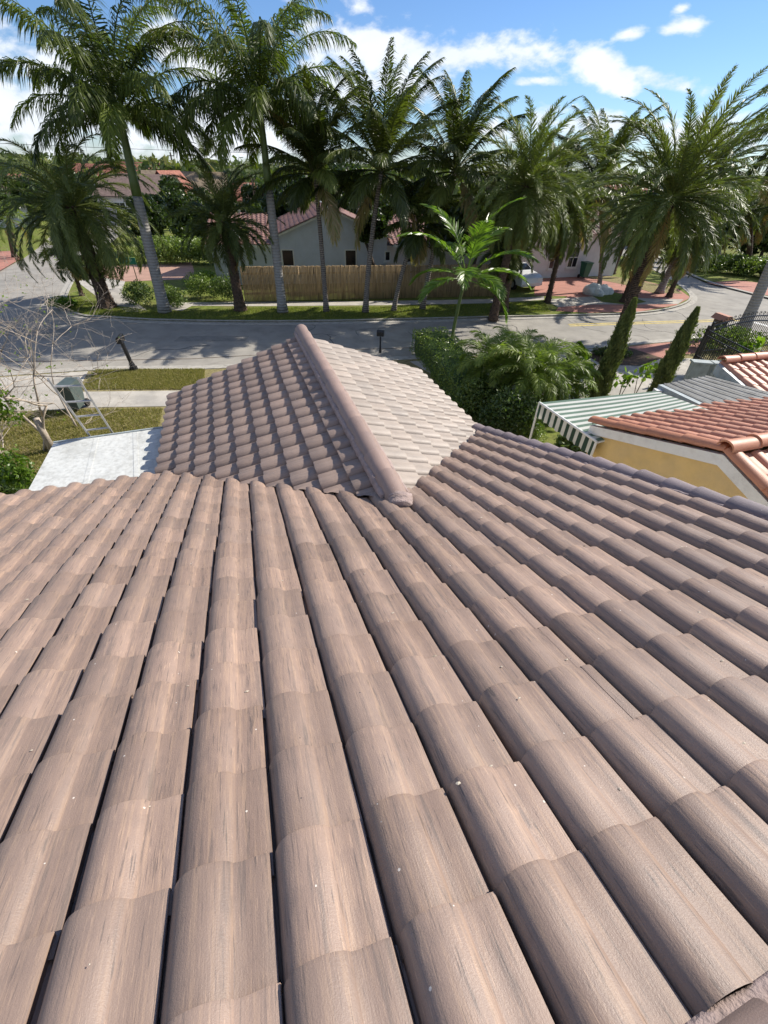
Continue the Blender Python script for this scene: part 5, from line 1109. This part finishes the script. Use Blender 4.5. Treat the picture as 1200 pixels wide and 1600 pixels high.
# ------------------------------------------------------------------ neighbour's house on the right
UG = 6.3
def ngp(x, y, a=UG):
    r = ray(x, y); k = a / (r @ AX); return r * k + UP * CAMZ
pF, pP, pN = ngp(925, 662), ngp(1137, 708), ngp(1203, 790)
hN = empty('neighbour_house', [pP[0], pP[1], 0], 'neighbouring house with terracotta tiled roof and yellow gable wall', 'house')
fF, fP = pF @ FX, pP @ FX; zFr, zPr = pF[2], pP[2]
slope = (zPr - zFr) / (fF - fP); fNr = fP - 3.2; zNr = zPr - slope * 3.2
o = H(UG, fP, zPr); Ln = 9.0
edF = FX - UP * slope; edF /= np.linalg.norm(edF); edN = -FX - UP * slope; edN /= np.linalg.norm(edN)
tiled_slope('roof', o + AX * .02, AX, edF, Ln, (fF - fP) * math.sqrt(1 + slope ** 2), hN, 'orange_tile', .30, .37)
tiled_slope('roof', o + AX * .02, AX, edN, Ln, 3.3 * math.sqrt(1 + slope ** 2), hN, 'orange_tile', .30, .37)
nu = np.cross(AX, edF); nu = nu if nu[2] > 0 else -nu; nu2 = np.cross(AX, edN); nu2 = nu2 if nu2[2] > 0 else -nu2
cap_run('rake_tile', o + UP * .05, o + edF * (fF - fP) * 1.03 + UP * .05, .125, .115, .62, 'orange_cap', hN, up=nu, squash=.75)
cap_run('rake_tile', o + UP * .05, o + edN * 3.4 + UP * .05, .125, .115, .62, 'orange_cap', hN, up=nu2, squash=.75)
cap_run('ridge_cap', o + AX * Ln + UP * .09, o - AX * .10 + UP * .09, .13, .12, .55, 'orange_cap', hN, squash=.9)
b = MB()
zw = .10
for (ea_, ln_) in ((edF, (fF - fP) * 1.03), (edN, 3.4)):
    b.extrude([o - AX * .07 - UP * .02, o - AX * .07 - UP * .02 + ea_ * ln_, o - AX * .07 - UP * .19 + ea_ * ln_, o - AX * .07 - UP * .19], AX * .10)
b.build('rake_board', M['white_paint'], hN, fix=True)
b = MB(); wF, wN = fF - .12, fNr + .3
b.extrude([H(UG, wF, 0), H(UG, wN, 0), H(UG, wN, zNr - .02), H(UG, fP, zPr - .13), H(UG, wF, zFr - .06)], AX * (Ln - .3)); b.build('wall', M['yellow_wall'], hN, fix=True)
b = MB(); b.extrude([H(UG, fF, zFr - .02), H(UG, fNr, zNr), H(UG, fP, zPr - .06)], AX * 0.001 + AX * Ln); 
# awning over the garden door
za, zb = CAMZ - 3.95, CAMZ - 3.62
c1, c2, c3, c4 = G(843, 629, za), G(932, 690, za), G(1112, 642, zb), G(1026, 611, zb)
aw = empty('striped_awning', [c1[0], c1[1], 0], 'green and white striped canvas awning beyond the terracotta roof', 'awning')
def quad_sheet(name, P4, m, parent, nx=24, ny=6, along=0, sag=0.0):
    b = MB(); V, UV = [], []
    L1 = np.linalg.norm(P4[1] - P4[0]); L2 = np.linalg.norm(P4[3] - P4[0])
    for i in range(nx + 1):
        for j in range(ny + 1):
            u, v = i / nx, j / ny; p = (P4[0] * (1 - u) + P4[1] * u) * (1 - v) + (P4[3] * (1 - u) + P4[2] * u) * v; p = p - UP * sag * math.sin(PI * u) * math.sin(PI * v)
            V.append(p); UV.append((u * L1, v * L2))
    F = [(i * (ny + 1) + j, (i + 1) * (ny + 1) + j, (i + 1) * (ny + 1) + j + 1, i * (ny + 1) + j + 1) for i in range(nx) for j in range(ny)]
    b.add(V, F, uv=UV); return b.build(name, M[m], parent)
quad_sheet('canopy', [c1, c2, c3, c4], 'awning', aw, sag=.03)
b = MB(); V, UV, F = [], [], []; nn = 96; Lv = np.linalg.norm(c2 - c1); dv = (c2 - c1) / Lv
for i in range(nn + 1):
    u = i / nn; s_ = u * Lv; out_ = np.cross(dv, UP) * (.012 * math.sin(s_ * 30)); dr = .30 + .035 * abs(math.sin(PI * s_ / .21)); V += [c1 + dv * s_ + out_ * .3, c1 + dv * s_ - UP * dr + out_]; UV += [(s_, 0), (s_, dr)]
F = [(2 * i, 2 * i + 2, 2 * i + 3, 2 * i + 1) for i in range(nn)]; b.add(V, F, uv=UV); b.build('valance', M['valance'], aw)
b = MB(); b.tube([c1, c2], .025, 6); b.build('front_bar', M['white_paint'], aw)
for p, q in ((c1, c4), (c2, c3)): b = MB(); b.tube([p - UP * .03, q - UP * .03], .02, 6); b.build('arm', M['white_paint'], aw)
for p in (c1, c2): b = MB(); b.tube([[p[0], p[1], 0.08], p], .025, 6); b.build('post', M['white_paint'], aw)
# grey sheet roof of the carport
zc = CAMZ - 3.75
k1, k2, k3, k4 = G(1032, 601, zc), G(1118, 642, zc), G(1260, 628, zc + .1), G(1106, 587, zc + .1)
cp = empty('carport', [k1[0], k1[1], 0], 'carport with weathered dark grey flat roof beyond the striped awning', 'carport')
b = MB(); b.extrude([k1, k2, k3, k4], -UP * .05); b.build('roof', M['grey_roof'], cp, fix=True)
nrib = 7
b = MB()
for i in range(nrib):
    f = (i + .5) / nrib; p = k1 * (1 - f) + k4 * f + UP * .02; q = k2 * (1 - f) + k3 * f + UP * .02; t_ = (q - p); L_ = np.linalg.norm(t_); b.box((p + q) / 2, L_, .03, .006, t_ / L_, np.cross(UP, t_ / L_), np.cross(t_ / L_, np.cross(UP, t_ / L_)))
b.build('seams', M['grey_roof'], cp)
b = MB(); t_ = (k2 - k1); L_ = np.linalg.norm(t_); t_ /= L_; b.box((k1 + k2) / 2 - UP * .08 - np.cross(UP, t_) * 0.0, L_, .12, .17, t_, np.cross(UP, t_)); b.build('fascia', M['flash'], cp)
for p in (k1, k2, k4): b = MB(); b.box([p[0] * .985, p[1] * .985, p[2] / 2], .14, .14, p[2] - .12); b.build('post', M['white_paint'], cp)
# white garden wall pieces before the gate
for (xa, ya, xb, yb, h, lb) in ((1056, 598, 1080, 600, 1.35, 'short grey white wall block left of the iron gate foot'), (1086, 600, 1104, 601, 1.35, 'narrow grey white wall block between gate and carport')):
    p, q = G(xa, ya + 25, .08), G(xb, yb + 25, .08); t_ = q - p; L_ = np.linalg.norm(t_); t_ /= L_; b = MB(); b.box((p + q) / 2 + UP * h / 2, L_, .25, h, t_, np.cross(UP, t_)); b.box((p + q) / 2 + UP * (h + .03), L_ + .1, .33, .06, t_, np.cross(UP, t_)); tag(b.build('garden_wall', M['flash']), lb, 'garden wall')
# second terracotta roof at the right edge
zt_ = CAMZ - 3.50
r1 = G(1126, 569, zt_); Lx = 6.0; tx = AX; ty = -FX; r2 = r1 + tx * Lx
hS = empty('garage_wing', [r1[0], r1[1], 0], 'terracotta tiled garage roof at the right edge before the iron gate', 'garage')
ed2 = ty - UP * .28; ed2 /= np.linalg.norm(ed2)
tiled_slope('roof', r1, tx, ed2, Lx, 3.0, hS, 'orange_tile', .27, .30)

cap_run('ridge_cap', r2 + UP * .07, r1 + UP * .07, .13, .12, .5, 'orange_cap', hS, squash=.9)
b = MB(); b.extrude([r1 + ed2 * 2.9 - UP * .05, r1 - UP * .05, r1 * [1, 1, 0], (r1 + ed2 * 2.9) * [1, 1, 0]], tx * (Lx - .2)); b.build('wall', M['flash'], hS, fix=True)
b = MB(); p = r1 - tx * .12; b.extrude([p + ed2 * 3.0 + UP * .0, p + UP * .02, p - UP * .22, p + ed2 * 3.0 - UP * .22], tx * .10); b.build('flashing', M['flash'], hS, fix=True)

# iron gate and railing
def rail_fence(name, label, p, q, h, arch=0.0, gap=.11, cat='gate', curl=False):
    p, q = np.array(p, float), np.array(q, float); L_ = np.linalg.norm(q - p); d_ = (q - p) / L_; t = empty(name, p, label, cat); n = int(L_ / gap)
    top = lambda f: h + arch * math.sin(PI * f)
    b = MB()
    for i in range(n + 1):
        f = i / n; c = p + d_ * L_ * f; b.tube([c + UP * .08, c + UP * (top(f) + .04)], .011, 5)
    b.build('bars', M['black_metal'], t)
    for z in (.12, h * .5): b = MB(); b.box((p + q) / 2 + UP * z, L_, .035, .05, d_, np.cross(UP, d_)); b.build('rail', M['black_metal'], t)
    for dz in (0, -.18): b = MB(); b.tube([p + d_ * L_ * f + UP * (top(f) + dz) for f in np.linspace(0, 1, 24)], .025, 6); b.build('top_rail', M['black_metal'], t)
    if curl:
        b = MB()
        for i in range(int(L_ / .2)):
            f = (i + .5) / int(L_ / .2); c = p + d_ * L_ * f + UP * (top(f) + .10); b.tube([c + d_ * .07 * math.cos(a) * (1 - a / 14) + UP * .07 * math.sin(a) * (1 - a / 14) for a in np.linspace(0, 8, 16)], .010, 4)
        b.build('scrollwork', M['black_metal'], t)
    for c in (p, q): b = MB(); b.box(c + UP * (h / 2 + .08), .08, .08, h + .16, d_, np.cross(UP, d_)); b.build('post', M['black_metal'], t)
    return t
ga, gb_, gc = G(1068, 602, .08), G(1127, 632, .08), G(1180, 575, .08)
rail_fence('iron_railing', 'black iron railing with close upright bars running back towards the carport', G(1070, 592, .08), G(1140, 640, .08), 1.9, 0, cat='railing')
rail_fence('iron_gate', 'black iron gate with an arched scrolled top before the kerbside mailbox', G(1078, 585, .08), G(1195, 572, .08), 1.9, .28, curl=True)
rail_fence('iron_gate', 'second black iron gate leaf continuing out of the photo at the right edge', G(1197, 572, .08), G(1300, 566, .08), 1.9, .28, curl=True)
bpx(1130, 548, (1.9, 1.1, .9), name='bush', label='dark low bush between the iron gate and the kerb', tone=.3, seed=60, n=4600, leaf=.05, clumps=10)
bpx(955, 556, (1.0, .45, .3), name='bush', label='low dry planting in the mulch bed beside the red apron', tone=.4, seed=61, n=1600, leaf=.05)
